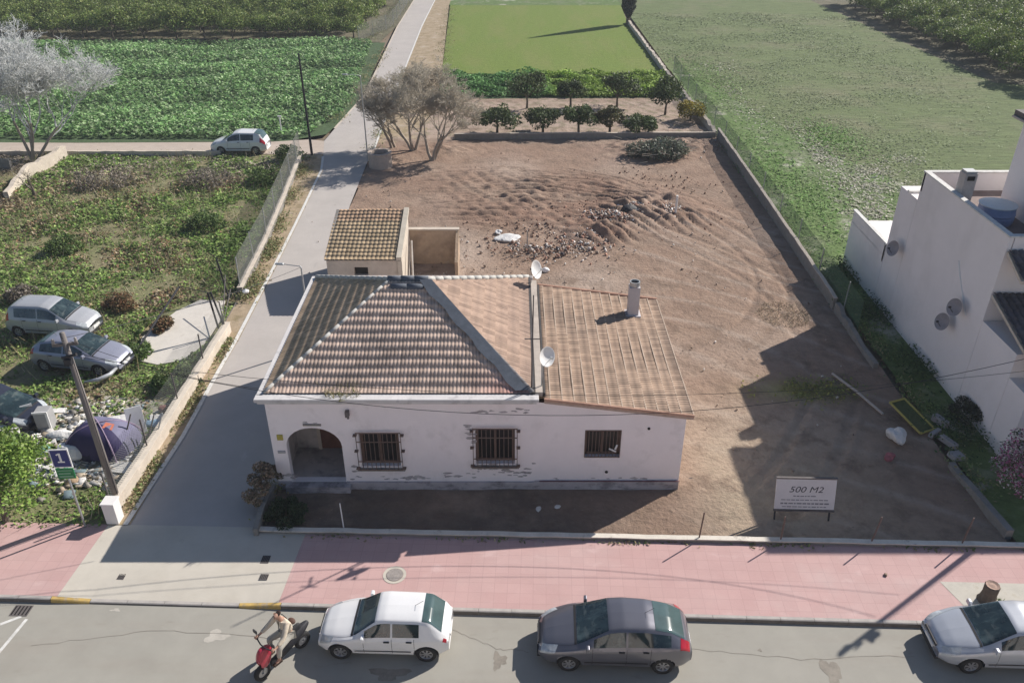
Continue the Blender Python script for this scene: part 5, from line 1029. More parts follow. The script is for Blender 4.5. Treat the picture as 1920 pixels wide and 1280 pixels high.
# small orange trees beyond the lot, each one placed
spots = [(932,250,1.35,1.15,'orange tree with round crown, leftmost of the near row behind the far wall',OR),(1018,248,1.3,1.1,'orange tree, second from left in the near row behind the far wall',OR),(1085,250,1.15,1.4,'taller two-lobed orange tree in the middle of the near row',OR),
    (1143,249,1.0,1.15,'thin yellowing small tree in the near row beside the two-lobed one',[(.12,.12,.05),(.09,.10,.04),(.16,.13,.06)]),(1197,250,1.15,.75,'low wide orange bush, rightmost of the near row',OR),
    (988,203,1.55,1.5,'dark orange tree, leftmost of the far row before the bean strip',OR),(1070,202,1.1,1.1,'small orange tree, second of the far row before the bean strip',OR),(1157,200,1.5,1.35,'orange tree with flat spreading crown, third of the far row',OR),(1247,215,1.55,1.5,'dark orange tree on a bare stem near the right boundary wall',OR)]
for i, (px, py, R_, zc, lab, cl) in enumerate(spots):
    x, y = g(px, py); o = leafy('orange_tree', lab, (R_*1.4, R_*1.2, zc*.95), zc+(.5 if py < 230 else .05), 1.0, 2600, .22, cl, seed=40+i, group='small orange trees beyond the lot', clumps=22); o.location = (x, y, 0); o.rotation_euler.z = i*1.3
x, y = g(1296, 226); o = leafy('yellow_bush', 'bush with yellow fruit and leaves against the right boundary wall', (1.3,1.6,.9), .95, .4, 1700, .2, [(.34,.27,.03),(.26,.22,.04),(.12,.14,.04),(.42,.33,.05)], seed=61, cat='bush'); o.location = (x-.1, y, 0)
# citrus groves: rows of individual trees
proto = [leafy('citrus_tree', '', (2.3,2.3,1.5), 1.8, .8, 3000, .24, GR, seed=70+i, clumps=30) for i in range(4)]
GL = 'leafy citrus tree in the dense grove at the top left beyond the crop field'; GRR = 'leafy citrus tree in the dense grove at the top right beyond the grass field'
used = [False]*4; rr_ = random.Random(4); cnt = 0
def put(x, y, lab, grp, s_=1.0):
    global cnt; k = rr_.randrange(4)
    o = proto[k] if not used[k] else copy_tree(proto[k]); used[k] = True
    o.location = (x+rr_.uniform(-.3,.3), y+rr_.uniform(-.3,.3), 0); sc_ = s_*rr_.uniform(.88,1.12); o.scale = (sc_, sc_, sc_*rr_.uniform(.85,1.15)); o.rotation_euler = (0,0,rr_.uniform(0,6.28)); tag(o, lab, 'tree', grp); cnt += 1
yy = 107.2
for row in range(9):
    xx = -19.5+row*.02; k = 0
    while xx > -(.445*(yy*.8616+9.95)*1.392+2): put(xx-(row % 2)*1.6, yy, GL, 'citrus grove at the top left'); xx -= 3.7
    yy += 4.3
for row in range(16):
    yy = 77+row*3.8
    for c_ in range(10):
        x_ = 51.5+c_*3.55+(row % 2)*.6-.05*row
        if x_ < .6195*(yy*.8616+9.95)+3.5 and cnt < 299: put(x_, yy, GRR, 'citrus grove at the top right')
# bare trees
lx, ly = g(62, 303); bare_tree('bare_tree', (lx, ly, 0), 'large pale grey bare tree with a wide haze of twigs at the top left', [(0,0,(-.35,0)),(.15,.05,(.5,.05)),(-.1,.1,(.1,.3)),(.1,-.1,(.25,-.3))], 16.5, 1.1, M['twiggrey'], 21, levels=7, tw=.016, n_end=3, tilt=.6, first=.19, trunk_m=M['limb']); bare_tree('bare_tree', (lx-4.2, ly+.4, 0), 'second grey bare tree cut off by the left edge beside the large one', [(0,0,(.1,0)),(.15,.05,(-.3,.1))], 16.0, 1.1, M['twiggrey'], 22, levels=7, tw=.016, n_end=3, tilt=.6, first=.19, trunk_m=M['limb'])
x, y = g(65, 368); bare_tree('bare_tree', (x, y, 0), 'small crooked leafless tree by the crumbling white garden wall', [(0,0,(-.2,.1))], 3.6, 1.2, M['twigbrown'], 23, levels=4, tw=.012, n_end=2)
for i, (px, py, H_, lab, tr_) in enumerate(((775,283,12.6,'brown bare tree with several stems behind the well, tallest of the clump',[(0,0,(-.25,0)),(.1,.05,(.15,.1)),(-.1,.1,(-.5,.1))]), (812,300,11.4,'brown bare tree with a thick dark trunk at the right of the clump',[(0,0,(.1,0)),(.05,.1,(.4,.1)),(-.1,0,(-.3,0))]), (735,277,9.4,'thin bare tree at the left of the clump nearest the lane',[(0,0,(-.1,0)),(.2,.2,(-.45,.2))]))):
    x, y = g(px, py); bare_tree('bare_tree', (x, y, 0), lab, tr_, H_, 1.2, M['twigbrown'], 31+i, levels=7, tw=.012, group='clump of bare trees by the well', n_end=3, tilt=.46, first=.18, trunk_m=M['limb'])
# cypress
x, y = g(1177, 46); ce = empty('cypress', (x, y, 0), 0, 'narrow dark cypress at the far right corner of the lawn field', 'tree')
n = 5200; z = rng.uniform(.9, 11.5, n); rad = .95*np.clip(np.minimum((z-.5)/1.6, (11.9-z)/6.0), .05, 1)*np.sqrt(rng.uniform(.3, 1, n)); a = rng.uniform(0, 6.283, n)
V, F, c = leaves(np.stack([rad*np.cos(a), rad*np.sin(a), z], 1), .34, np.array([(.055,.065,.05)])*rng.uniform(.6, 1.5, (n, 1)), asp=.5); fast('crown', V, F, M['citrus'], c, ce)
MB().tube([(0,0,-.1),(0,0,3)], [.28,.2], 8).build('trunk', M['bark'], ce)
# leafy tree at the bottom left, bougainvillea at the right
x, y = g(-22, 895, 1.9); o = leafy('street_tree', 'bright green leafy tree hanging over the pavement at the bottom left edge', (2.2,1.9,1.75), 2.1, 1.2, 14000, .135, [(.17,.28,.05),(.22,.34,.06),(.13,.22,.045),(.29,.38,.10)], seed=91, clumps=60); o.location = (x, y, 0)
x, y = g(1935, 868, 1.5); bo = leafy('bougainvillea', 'tangled shrub with pink and whitish blossom at the right edge by the wall', (1.35,1.35,1.25), 1.45, .8, 5200, .10, [(.40,.40,.37),(.6,.57,.56),(.10,.12,.06),(.06,.08,.035),(.5,.12,.3),(.5,.2,.35)], seed=92, clumps=34, cat='shrub'); bo.location = (x, y, 0)
# ---- ground vegetation: masses nobody could count
def scatter(poly_fn, n, x0, x1, y0, y1):
    x = rng.uniform(x0, x1, n); y = rng.uniform(y0, y1, n); k = poly_fn(x, y); return x[k], y[k]
def lanel(y): return np.interp(y, [20,37,44,52,61], [-13.95,-14.05,-14.45,-15.2,-16.1])
slabp = np.array(sl_)
def inslab(x, y): return (((x+15.8)/1.75)**2+((y-34.2)/3.1)**2) < 1.0
def plot_weeds():
    big, mid, fine = FN(5, seed=31), FN(1.6, seed=32), FN(.6, seed=33)
    ok = lambda x, y: (x < lanel(y))&(y > 20.9)&(y < 60.8)&~inslab(x, y)
    x, y = scatter(ok, 230000, -40, -13.9, 20.9, 60.8)
    dens = np.clip(.55+.35*mid(x, y)+.2*fine(x, y), .05, 1); k = rng.uniform(size=len(x)) < dens; x, y = x[k], y[k]
    h = np.clip(.10+.10*mid(x, y)+.05*fine(x, y)+.06*big(x, y), .02, .5)
    brown = np.clip(.12+.38*big(x+3, y)+.30*mid(x+9, y)+.35*np.clip((y-50)/8, 0, 1)-.4*np.clip((x+20)/4, 0, 1)*(y < 58), 0, 1)
    for (bx, by, br_) in ((g(250,570)+(1.4,)), (g(300,560)+(1.8,)), (g(200,480)+(1.5,)), (g(180,735)+(1.1,)), (g(60,610)+(1.2,)), (g(440,560)+(.8,)), (g(200,340)+(4,)), (g(420,340)+(2,))): brown = np.maximum(brown, .95*np.exp(-(((x-bx)/br_)**2+((y-by)/br_)**2)))
    hz = rng.uniform(size=len(x)); isb = rng.uniform(size=len(x)) < brown
    G_ = np.array([(.17,.28,.06),(.22,.34,.08),(.15,.24,.06),(.28,.37,.11),(.22,.28,.11)])[rng.integers(0, 5, len(x))]; B_ = np.array([(.33,.25,.15),(.29,.18,.10),(.38,.31,.21),(.26,.21,.13)])[rng.integers(0, 4, len(x))]
    far = np.clip((y-54)/5, 0, 1)[:, None]; B_ = B_*(1-far)+np.array([.36,.31,.26])*far
    col = np.where(isb[:, None], B_, G_)*(1+.35*fine(x*1.7, y*1.7))[:, None]*rng.uniform(.7, 1.3, (len(x), 1)); col = np.clip(col, .02, 1)
    C = np.stack([x, y, h*rng.uniform(.1, 1, len(x))*(1+.0*hz)], 1)
    V1, F1, c1 = leaves(C, rng.uniform(.07, .20, len(x))*(1+(y-21)/70), col, flat=1.0)
    tag(fast('weeds', V1, F1, M['leaf'], c1), 'tangled green and brown weeds covering the vacant plot left of the lane', 'weeds', kind='stuff')
plot_weeds()
def stems():
    n = 16000; ok = lambda x, y: (x < lanel(y)-.1)&(y > 21)&(y < 60.6)&~inslab(x, y); x, y = scatter(ok, n, -40, -13.9, 21, 60.6); m2 = FN(2.2, seed=35)(x, y); k = (m2+rng.normal(size=len(x))*.5) > .25; x, y = x[k], y[k]
    col = np.array([(.42,.36,.22),(.36,.27,.16),(.30,.34,.14),(.48,.43,.32)])[rng.integers(0, 4, len(x))]*rng.uniform(.7,1.3,(len(x),1))
    V, F, c = blades(np.stack([x, y, np.full(len(x), .02)], 1), rng.uniform(.25, .75, len(x)), .03, col, .45); tag(fast('dry_stalks', V, F, M['leaf'], c), 'thin dry stalks standing among the weeds of the vacant plot', 'weeds', kind='stuff')
stems()
def bushes():     # taller dry shrubs one can tell apart in the plot
    items = [(225,575,.9,.5,'reddish dry weed clump nearest the pale people carrier',1),(310,615,.7,.4,'reddish dry clump at the left edge of the concrete slab',1),(120,470,1.1,.6,'large green weed bush in the middle of the weedy plot left part',0),(385,430,1.3,.7,'bright green bush in the middle of the weedy plot',0),(500,340,1.4,.8,'green bush beside the far chain link fence',0),(200,345,2.0,.8,'grey brown dry shrub far left near the pale track',2),(390,345,1.7,.9,'grey leafless shrub near the pale track below the white crossover',2),(255,665,.8,.4,'green weed clump in front of the lilac car',0),(330,720,1.0,.5,'dark green weed bush behind the chain link fence',0),(540,300,1.3,.9,'dark green shrub at the fence corner by the track',0),(40,560,.9,.5,'pale dry weed clump behind the people carrier',2)]
    pal = {0:[(.09,.15,.04),(.12,.19,.05),(.07,.12,.035),(.15,.21,.06)],1:[(.24,.12,.06),(.2,.13,.07),(.15,.1,.05),(.13,.13,.06)],2:[(.27,.23,.2),(.22,.19,.16),(.18,.15,.12),(.15,.14,.09)]}
    for i, (px, py, R_, h_, lab, k) in enumerate(items):
        x, y = g(px, py); o = leafy('weed_bush', lab, (R_, R_, h_), h_*.45, .1, 1500, .15, pal[k], seed=120+i, clumps=16, cat='bush', trunk=False, group='bushes in the weedy plot'); o.location = (x, y, 0)
bushes()
def crop():
    xs, ys = [], []
    y = 65.6
    while y < 104:
        x0 = np.interp(y, [64,66.5,72,79,104], [-19,-16.0,-15.0,-14.8,-17.0]); x1 = -.63*(y*.8616+9.95)-1; x = np.arange(x1, x0, .62); xs.append(x+rng.uniform(-.15, .15, len(x))); ys.append(np.full(len(x), y)+rng.uniform(-.15, .15, len(x))); y += .78
    x = np.concatenate(xs); y = np.concatenate(ys); k = (x < -16)|(y < 80)|(rng.uniform(size=len(x)) < .5); x, y = x[k], y[k]; n = len(x); m_ = 26; nz = FN(3, seed=51)(x, y)
    X = np.repeat(x, m_); Y = np.repeat(y, m_); a = rng.uniform(0, 6.283, n*m_); r_ = rng.uniform(.05, .42, n*m_); sc_ = np.repeat(np.clip(1+.35*nz, .5, 1.5), m_); Z = (.55-.9*r_**1.5)*sc_*rng.uniform(.6, 1.1, n*m_)
    C = np.stack([X+np.cos(a)*r_*sc_, Y+np.sin(a)*r_*sc_, np.maximum(Z, .05)], 1); col = np.array([(.19,.35,.12),(.25,.42,.15),(.15,.29,.10),(.32,.47,.21),(.42,.53,.30)])[rng.integers(0, 5, n*m_)]*np.repeat(rng.uniform(.65, 1.25, n)*(1+.15*nz), m_)[:, None]
    V, F, c = leaves(C, rng.uniform(.22, .42, n*m_), col, flat=1.3, asp=.5)
    tag(fast('crop_plants', V, F, M['leaf'], c), 'dense bluish green leafy vegetable plants filling the field beyond the track', 'crop', kind='stuff')
crop()
def beans():
    n = 26000; x = rng.uniform(-6.9, 15.6, n); y = rng.uniform(78.3, 87.2, n); f = FN(1.2, seed=61)(x, y); h = np.clip(.45+.25*f, .1, 1)
    k = np.clip((x-1)/4+FN(2, seed=62)(x, y)*.5, 0, 1)[:, None]; col = (np.array([.13,.27,.08])*(1-k)+np.array([.25,.36,.06])*k)*rng.uniform(.6, 1.35, (n, 1))*(1+.25*f)[:, None]
    V, F, c = leaves(np.stack([x, y, h*rng.uniform(.2, 1, n)], 1), rng.uniform(.2, .38, n), col, flat=.8); tag(fast('bean_plants', V, F, M['leaf'], c), 'bright green strip of bean plants below the lawn field', 'crop', kind='stuff')
beans()
def right_grass():
    A, B = FN(4, seed=71), FN(1.2, seed=72); n = 60000; t = rng.uniform(size=n)**.9; y = 26+t*100; x = rng.uniform(16.9, 24+(y-26)*.42, n)
    k = (x < .63*(y*.8616+9.95))&~((x > 18.2)&(y < 42)); x, y = x[k], y[k]; f = B(x, y); k = (rng.uniform(size=len(x)) < np.clip(.5+.5*A(x, y)+.3*f, .05, 1)*np.clip((24+(y-26)*.42-x)/9, 0, 1))&(x < 46.5); x, y = x[k], y[k]; f = B(x, y)
    near = np.clip(1-(x-16.7-np.clip((y-40)*.04,0,3))/6, 0, 1)*np.clip((105-y)/30, 0, 1); g1 = np.array([.17,.27,.07]); g2 = np.array([.22,.26,.14]); col = (g1*near[:, None]+g2*(1-near[:, None]))*rng.uniform(.7, 1.3, (len(x), 1))*(1+.2*f)[:, None]
    V, F, c = leaves(np.stack([x, y, np.clip(.08+.07*f, .02, .3)*rng.uniform(.3, 1, len(x))], 1), rng.uniform(.08, .17, len(x))*(1+(y-26)/90), col, flat=3.5); tag(fast('rough_grass', V, F, M['leaf'], c), 'rough green grass along the foot of the green net fence and across the field', 'grass', kind='stuff')
right_grass()
def verges():
    P = []
    def seg(x0, y0, x1, y1, w_, n, h, cols):
        t = rng.uniform(size=n); nx, ny = -(y1-y0), x1-x0; l = math.hypot(nx, ny); o = rng.normal(size=n)*w_; keep = np.sin(t*l*1.3+x0)+rng.normal(size=n)*.5 > -.1
        C = np.stack([x0+(x1-x0)*t+nx/l*o, y0+(y1-y0)*t+ny/l*o, rng.uniform(0, h, n)], 1)[keep]; P.append((C, np.array(cols)[rng.integers(0, len(cols), len(C))]*rng.uniform(.7, 1.3, (len(C), 1))))
    dry = [(.38,.31,.17),(.30,.25,.13),(.2,.22,.09),(.42,.34,.21)]; gr = [(.16,.23,.07),(.2,.25,.1),(.26,.24,.12)]
    seg(-13.35,21.5,-13.2,33.5,.14,2600,.12,dry+gr); seg(-13.6,36.8,-13.9,45,.28,5200,.3,dry+gr); seg(-14.1,45,-15.4,60.5,.35,4500,.3,dry+gr); seg(-8.6,21.0,-8.55,23,.25,900,.3,dry)
    seg(-10.7,62,-11.4,90,.4,2500,.25,dry+gr); seg(-15.0,68,-14.8,100,.5,3500,.4,gr+dry); seg(-8.4,WY(-8.4),17,WY(17),.10,800,.05,dry+gr); seg(-17.4,104.6,-17,135,.9,3500,.5,gr)
    seg(-7.2,88,-9.3,132,.5,2500,.3,dry+gr); seg(16.8,21,16.6,66,.3,5000,.3,gr); seg(17.5,24,18.2,42,.6,6000,.5,[(.07,.12,.04),(.05,.09,.035)]); seg(-33,61.2,-17,61.3,.25,2500,.2,dry); seg(-4,65.6,16,65.9,.3,1800,.2,dry+gr); seg(9.8,29.2,15.5,29.3,.5,1500,.10,[(.3,.3,.08),(.2,.22,.07)])
    C = np.concatenate([p[0] for p in P]); col = np.concatenate([p[1] for p in P]); V, F, c = leaves(C, rng.uniform(.08, .2, len(C)), col, flat=.6, asp=.45); tag(fast('verge_weeds', V, F, M['leaf'], c), 'dry and green weeds growing along walls, fences and lane edges', 'weeds', kind='stuff')
verges()
# plants against the white building and in the front yard
for i, (px, py, R_, h_, lab, cl) in enumerate(((1815,790,.9,.7,'dark shrub at the foot of the white building front corner',[(.05,.07,.045),(.09,.1,.08),(.04,.06,.03)]),(1870,800,.8,.8,'dark shrub with some pink flowers below the canopy of the white building',[(.05,.07,.045),(.04,.06,.03),(.3,.1,.18)]),(500,930,.85,1.0,'dry brown climber tangle at the left front corner of the house',[(.34,.25,.17),(.24,.17,.12),(.42,.33,.25),(.16,.15,.08)]),(540,968,.75,.35,'low dark green plants in the left of the shaded front yard',[(.035,.06,.025),(.05,.08,.035)]))):
    x, y = g(px, py); o = leafy('garden_shrub', lab, (R_*.7 if i == 2 else R_, R_*(1.5 if i == 2 else 1), h_), h_*.6, .3, 3600, .10, cl, seed=150+i, clumps=14, cat='shrub', trunk=False); o.location = (x, y, 0)
# brush pile and rubble
x, y = g(1232, 292); o = leafy('brush_pile', 'heap of cut grey green branches in the far right corner of the lot', (2.6,1.6,.8), .5, .1, 5200, .2, [(.12,.15,.10),(.09,.12,.08),(.2,.22,.17),(.15,.13,.1)], seed=170, clumps=40, cat='brush pile', trunk=False); o.location = (x, y, 0)
bt = MB(); r = random.Random(8)
for i in range(60):
    a = r.uniform(0, 6.28); p = Vector((r.gauss(0,1.5), r.gauss(0,.9), r.uniform(.3,.9))); q = p+Vector((math.cos(a), math.sin(a)*.6, r.uniform(-.2,.3)))*r.uniform(.5,1.4); bt.tube([p, q], [.03,.012], 4)
bt.build('branches', M['twigbrown'], o)
def rubble(name, spots_, n, label, pal, seed, smin=.05, smax=.24, fl=1.0):
    r = np.random.default_rng(seed); V = []; F = []; Cc = []; base = np.array([(-1,-1,-1),(1,-1,-1),(1,1,-1),(-1,1,-1),(-1,-1,1),(1,-1,1),(1,1,1),(-1,1,1)], float); fb = np.array([(3,2,1,0),(4,5,6,7),(0,1,5,4),(1,2,6,5),(2,3,7,6),(3,0,4,7)])
    k = 0
    for (cx, cy, sx, sy, h, wt) in spots_:
        for i in range(int(n*wt)):
            px_ = cx+r.normal()*sx; py_ = cy+r.normal()*sy
            if name == 'litter' and px_ > -14.1: px_ = -28.2-px_
            s_ = smin+(smax-smin)*r.uniform()**2.5; A = np.array(Euler(tuple(r.uniform(-1,1,3)*1.5*fl)).to_matrix()); b = base*np.array([s_, s_*r.uniform(.5,1), s_*r.uniform(.3,.7)*fl])*.5*r.uniform(.75,1.2,(8,3))
            V.append(b@A.T+np.array([px_, py_, max(.03, h*math.exp(-((px_-cx)/sx)**2*.4-((py_-cy)/sy)**2*.4)+r.uniform(-.03,.05))])); F.append(fb+8*k); k += 1; Cc.append(np.tile(np.array(pal[r.integers(0, len(pal))])*r.uniform(.7,1.25), (8, 1)))
    return tag(fast(name, np.concatenate(V), np.concatenate(F), M['rubble'], np.concatenate(Cc)), label, 'rubble', kind='stuff')
RP = [(.38,.22,.16),(.34,.19,.14),(.55,.5,.46),(.3,.26,.23),(.66,.63,.6),(.14,.12,.12),(.42,.34,.28),(.24,.17,.13)]
a1 = g(1145,412); a2 = g(1195,396); a3 = g(1240,395); a4 = g(1105,440); a5 = g(1060,468); a6 = g(985,470)
rubble('rubble_heap', [(*a1,1.0,.9,.40,.2),(*a2,.9,.7,.5,.3),(*a3,.8,.7,.38,.2),(*a4,.9,.9,.25,.14),(*a5,1.1,.8,.12,.08),(*a6,1.0,.8,.1,.06)], 3600, 'heap of broken bricks, tiles and rubbish across the middle of the dirt lot', RP, 5, .04, .2)
rubble('scattered_stones', [(4,47,7,7,.03,.4),(9,30,3,4,.02,.05),(13,63.5,2,1.4,.25,.35),(-2.5,40,2,1.5,.03,.1)], 1300, 'small stones, sticks and brick bits scattered over the dirt lot', [(.45,.36,.3),(.3,.22,.17),(.6,.55,.5),(.22,.17,.14)], 6, .03, .13)
def lump(name, px, py, size, m, label, cat, z=0, rz=0, seed=0, dims=(1,1,.6)):
    x, y = g(px, py); r = random.Random(seed); bm = bmesh.new(); bmesh.ops.create_icosphere(bm, subdivisions=3, radius=size)
    f1, f2 = FN(size*.9, seed=seed), FN(size*.4, seed=seed+1)
    for v in bm.verts:
        k = 1+.22*float(f1(v.co.x+v.co.z, v.co.y))+.09*float(f2(v.co.x, v.co.y-v.co.z)); v.co = Vector((v.co.x*dims[0], v.co.y*dims[1], v.co.z*dims[2]))*k; v.co.z = max(-.02, v.co.z+size*dims[2]*.55)
    me = bpy.data.meshes.new(name); bm.to_mesh(me); bm.free(); me.materials.append(m); o = bpy.data.objects.new(name, me); scene.collection.objects.link(o); o.location = (x, y, z); o.rotation_euler.z = rz; return tag(o, label, cat)
M['cloth'] = mat('crumpled_plastic', (.66,.65,.63), rough=.6, noise=(3,.15), bump=(6,.8,.05)); M['blue'] = mat('pale_blue_plastic', (.25,.38,.5), rough=.5, noise=(4,.2)); M['teal'] = mat('teal_sheet', (.22,.42,.38), rough=.5, noise=(4,.2), bump=(4,.5,.04))
lump('plastic_bag', 1678, 822, .36, M['cloth'], 'pale bulging bag in the shaded lot near the yellow frame', 'bag', seed=1, dims=(1,1,1)); lump('red_cloth', 1668, 858, .2, mat('faded_red_cloth', (.35,.12,.13), noise=(5,.4)), 'small red and white rag below the pale bag', 'rag', seed=2)
lump('plastic_sheet', 955, 448, .5, M['cloth'], 'bluish white plastic sheet on the dirt behind the house', 'sheet', seed=3, dims=(1.3,1,.25)); lump('white_scrap', 935, 437, .22, M['white'], 'small white scrap beside the plastic sheet', 'scrap', seed=4); lump('white_block', 1023, 508, .16, M['white'], 'small white block on the dirt right of the rear dish', 'block', seed=5, dims=(1.3,.8,.8))
lump('tyre_pile', 1180, 402, .42, M['blackmetal'], 'black and grey rubbish in the middle of the rubble heap', 'rubbish', z=.25, seed=6, dims=(1.1,.8,.6)); lump('paper_scrap', 1010, 955, .15, M['offwhite'], 'left crumpled pale scrap in the shaded front yard', 'scrap', seed=7, dims=(.5,1,.25)); lump('paper_scrap', 1045, 950, .14, M['offwhite'], 'right crumpled pale scrap in the shaded front yard', 'scrap', seed=8, dims=(.8,.6,.25))
# litter at the right
e = empty('yellow_bed_base', (*g(1738,812), 0), R(22), 'yellow bed base frame leaning at the broken wall in the shade', 'bed frame')
b = MB(); Wf, Lf = .75, 1.75; ym = mat('yellow_metal', (.42,.36,.10), noise=(3,.2)); ca, sa_ = math.cos(R(12)), math.sin(R(12))
for (p, q) in (((-Wf/2,0),(-Wf/2,Lf)),((Wf/2,0),(Wf/2,Lf)),((-Wf/2,0),(Wf/2,0)),((-Wf/2,Lf),(Wf/2,Lf))): b.tube([(p[0],p[1]*ca,.1+p[1]*sa_),(q[0],q[1]*ca,.1+q[1]*sa_)], .045, 6)
b.build('rails', ym, e); MB().add([(-Wf/2,0,.09),(Wf/2,0,.09),(Wf/2,Lf*ca,.09+Lf*sa_),(-Wf/2,Lf*ca,.09+Lf*sa_)], [(0,1,2,3)]).build('webbing', mat('green_webbing', (.08,.1,.04), noise=(8,.3)), e)
for i, (px, py, d, rz, lab) in enumerate(((1762,795,(.28,.75,.3),.35,'grey concrete block standing beside the yellow frame'),(1752,815,(.65,.2,.2),.6,'grey concrete block lying across the foot of the yellow frame'),(1777,832,(.25,.8,.22),.4,'grey concrete piece in the line below the yellow frame'),(1792,858,(.5,.45,.2),.2,'grey concrete lump lowest in the line of blocks'))):
    x, y = g(px, py); tag(MB().box((0,0,d[2]/2), d, taper=.92).build('concrete_block', mat('block_grey', (.33,.32,.32), noise=(3,.2)) if i == 0 else bpy.data.materials['block_grey'], bevel=.03, loc=(x, y, 0)), lab, 'block').rotation_euler = (0,0,rz)
p, q = g(1560,703), g(1655,778); tag(MB().tube([(p[0],p[1],.08),((p[0]+q[0])/2,(p[1]+q[1])/2,.13),(q[0],q[1],.06)], .055, 6).build('long_beam', M['mortar']), 'long pale beam lying in the shaded part of the lot', 'beam')
p = g(988,470); tag(MB().tube([(p[0],p[1],0),(p[0]+.02,p[1],1.25)], .045, 6).build('stake', M['mortar']), 'brown stake standing in the dirt behind the rear dish', 'stake')
x, y = g(1335, 640); o = tuft('dead_grass', (13.4,35.9,0), 1.3, 900, .22, [(.34,.27,.18),(.42,.34,.25),(.2,.16,.1)], 'flattened pile of dry sticks at the edge of the building shadow', lean=1.4)
# ================================================================= RUBBISH CORNER AND TENT
def tent():
    x, y = g(198, 838); e = empty('dome_tent', (x, y, 0), R(-12), 'dark purple and grey dome tent pitched among rubbish behind the lane wall', 'tent'); e.scale = (.9,.9,.92)
    nA, nB, Rx, Ry, H_ = 24, 10, 1.45, 1.15, 1.25; cols_ = [mat('tent_grey', (.17,.165,.25), rough=.7, noise=(3,.15)), mat('tent_purple', (.035,.028,.085), rough=.7, noise=(3,.2))]
    for part, (a0, a1), mi in (('front_panel', (12, 23), 1), ('side_panel', (0, 12), 0), ('corner_panel', (23, 24), 0)):
        b = MB(); vs = []
        for i in range(a0, a1+1):
            a = 2*math.pi*i/nA; kx = (abs(math.cos(a))**.75)*math.copysign(1, math.cos(a)); ky = (abs(math.sin(a))**.75)*math.copysign(1, math.sin(a))
            for j in range(nB+1):
                t = math.pi/2*j/nB; rr = math.cos(t)**.75; pole_ = 1+.05*math.cos(4*a+math.pi); vs.append((Rx*kx*rr*pole_, Ry*ky*rr*pole_, H_*math.sin(t)))
        n_ = a1-a0; b.add(vs, [(i*(nB+1)+j, (i+1)*(nB+1)+j, (i+1)*(nB+1)+j+1, i*(nB+1)+j+1) for i in range(n_) for j in range(nB)]); b.build(part, cols_[mi], e, smooth=True)
    b = MB(); b.add([(-.75,-1.165,.0),(.15,-1.2,.0),(.05,-.93,.72),(-.35,-.80,.92),(-.68,-.95,.6)], [(0,1,2,3,4)]); b.build('doorway', mat('tent_inside', (.02,.02,.045), noise=(3,.2)), e)
    for s_ in (1, -1):
        pts = [(s_*Rx*math.cos(t)*.86, Ry*math.cos(t)*.86*1, H_*math.sin(t)+.03) for t in [math.pi*k/16 for k in range(17)]]; MB().tube(pts, .03, 6).build('tent_pole', mat('tent_trim', (.33,.25,.34)) if s_ > 0 else bpy.data.materials['tent_trim'], e)
    MB().add([(.35,-.25,1.235),(.75,-.2,1.13),(.65,.15,1.17),(.3,.1,1.26)], [(0,1,2,3)]).build('orange_patch', mat('orange_patch', (.5,.16,.1), noise=(4,.2)), e)
tent()
def board(name, px, py, d, rx, rz, label, m, cat='board', z=0, ry=0):
    x, y = g(px, py); o = MB().box((0,0,d[2]/2), d).build(name, m, loc=(x, y, z), bevel=.01); o.rotation_euler = (rx, ry, rz); return tag(o, label, cat)
board('discarded_board', 262, 815, (.62,.05,1.15), -.35, .5, 'white panel leaning upright against the right side of the tent', M['white'])
board('mattress', 22, 810, (.75,2.0,.16), .15, R(28), 'stained white slab lying by the dark blue car at the left edge', M['offwhite'], 'slab', z=.45)
x, y = g(90, 800); fe = empty('old_fridge', (x, y, 0), .1, 'old grey box with white rim standing beside the dark blue car', 'appliance')
MB().box((0,0,.42),(.55,.55,.84)).build('body', mat('fridge_grey', (.33,.33,.33), noise=(3,.15)), fe, bevel=.02); MB().box((.24,-.28,.45),(.09,.04,.86)).box((0,-.28,.86),(.56,.04,.08)).build('rim', M['white'], fe)
lump('tarpaulin', 140, 858, .5, M['cloth'], 'big crumpled white tarpaulin in front of the tent', 'tarpaulin', seed=11, dims=(1.15,.8,.8)); lump('tarpaulin', 118, 820, .32, M['cloth'], 'smaller white plastic lump left of the tent', 'tarpaulin', seed=12, dims=(1.6,.7,.6))
lump('teal_sheet', 72, 845, .36, M['teal'], 'pale teal plastic sheet left of the white tarpaulin', 'sheet', seed=13, dims=(1.1,.8,.35)); lump('blue_basin', 290, 795, .34, M['blue'], 'pale blue basin beside the lane wall right of the tent', 'basin', seed=14, dims=(1.2,.8,.4))
lump('red_brown_heap', 312, 770, .24, mat('red_brown_stuff', (.2,.1,.09), noise=(5,.4), bump=(6,.8,.05)), 'reddish brown heap at the lane wall above the blue basin', 'heap', seed=15); lump('dark_cloth', 205, 855, .3, mat('dark_cloth', (.04,.05,.07), noise=(4,.3)), 'dark cloth in front of the tent doorway', 'cloth', seed=16, dims=(1.3,.7,.35))
lump('white_bag', 108, 893, .26, M['cloth'], 'white bag in the litter above the blue road sign', 'bag', seed=17); lump('tan_bag', 135, 905, .2, mat('tan_stuff', (.35,.25,.16), noise=(4,.3)), 'tan bag in the litter beside the road sign', 'bag', seed=18)
ck = empty('x', (0,0,0)); bpy.data.objects.remove(ck)
cx0, cy0 = g(72, 822); ch = empty('white_chair', (*g(62, 800), 0), .6, 'white plastic garden chair beside the grey box', 'chair')
MB().box((0,0,.42),(.45,.45,.04)).build('seat', M['white'], ch); MB().box((0,.2,.68),(.42,.03,.5), rx=-.15).build('backrest', M['white'], ch)
for sx in (-.2,.2):
    for sy in (-.2,.2): MB().tube([(sx,sy,.42),(sx*1.15,sy*1.15,0)], .02, 5).build('leg', M['white'], ch)
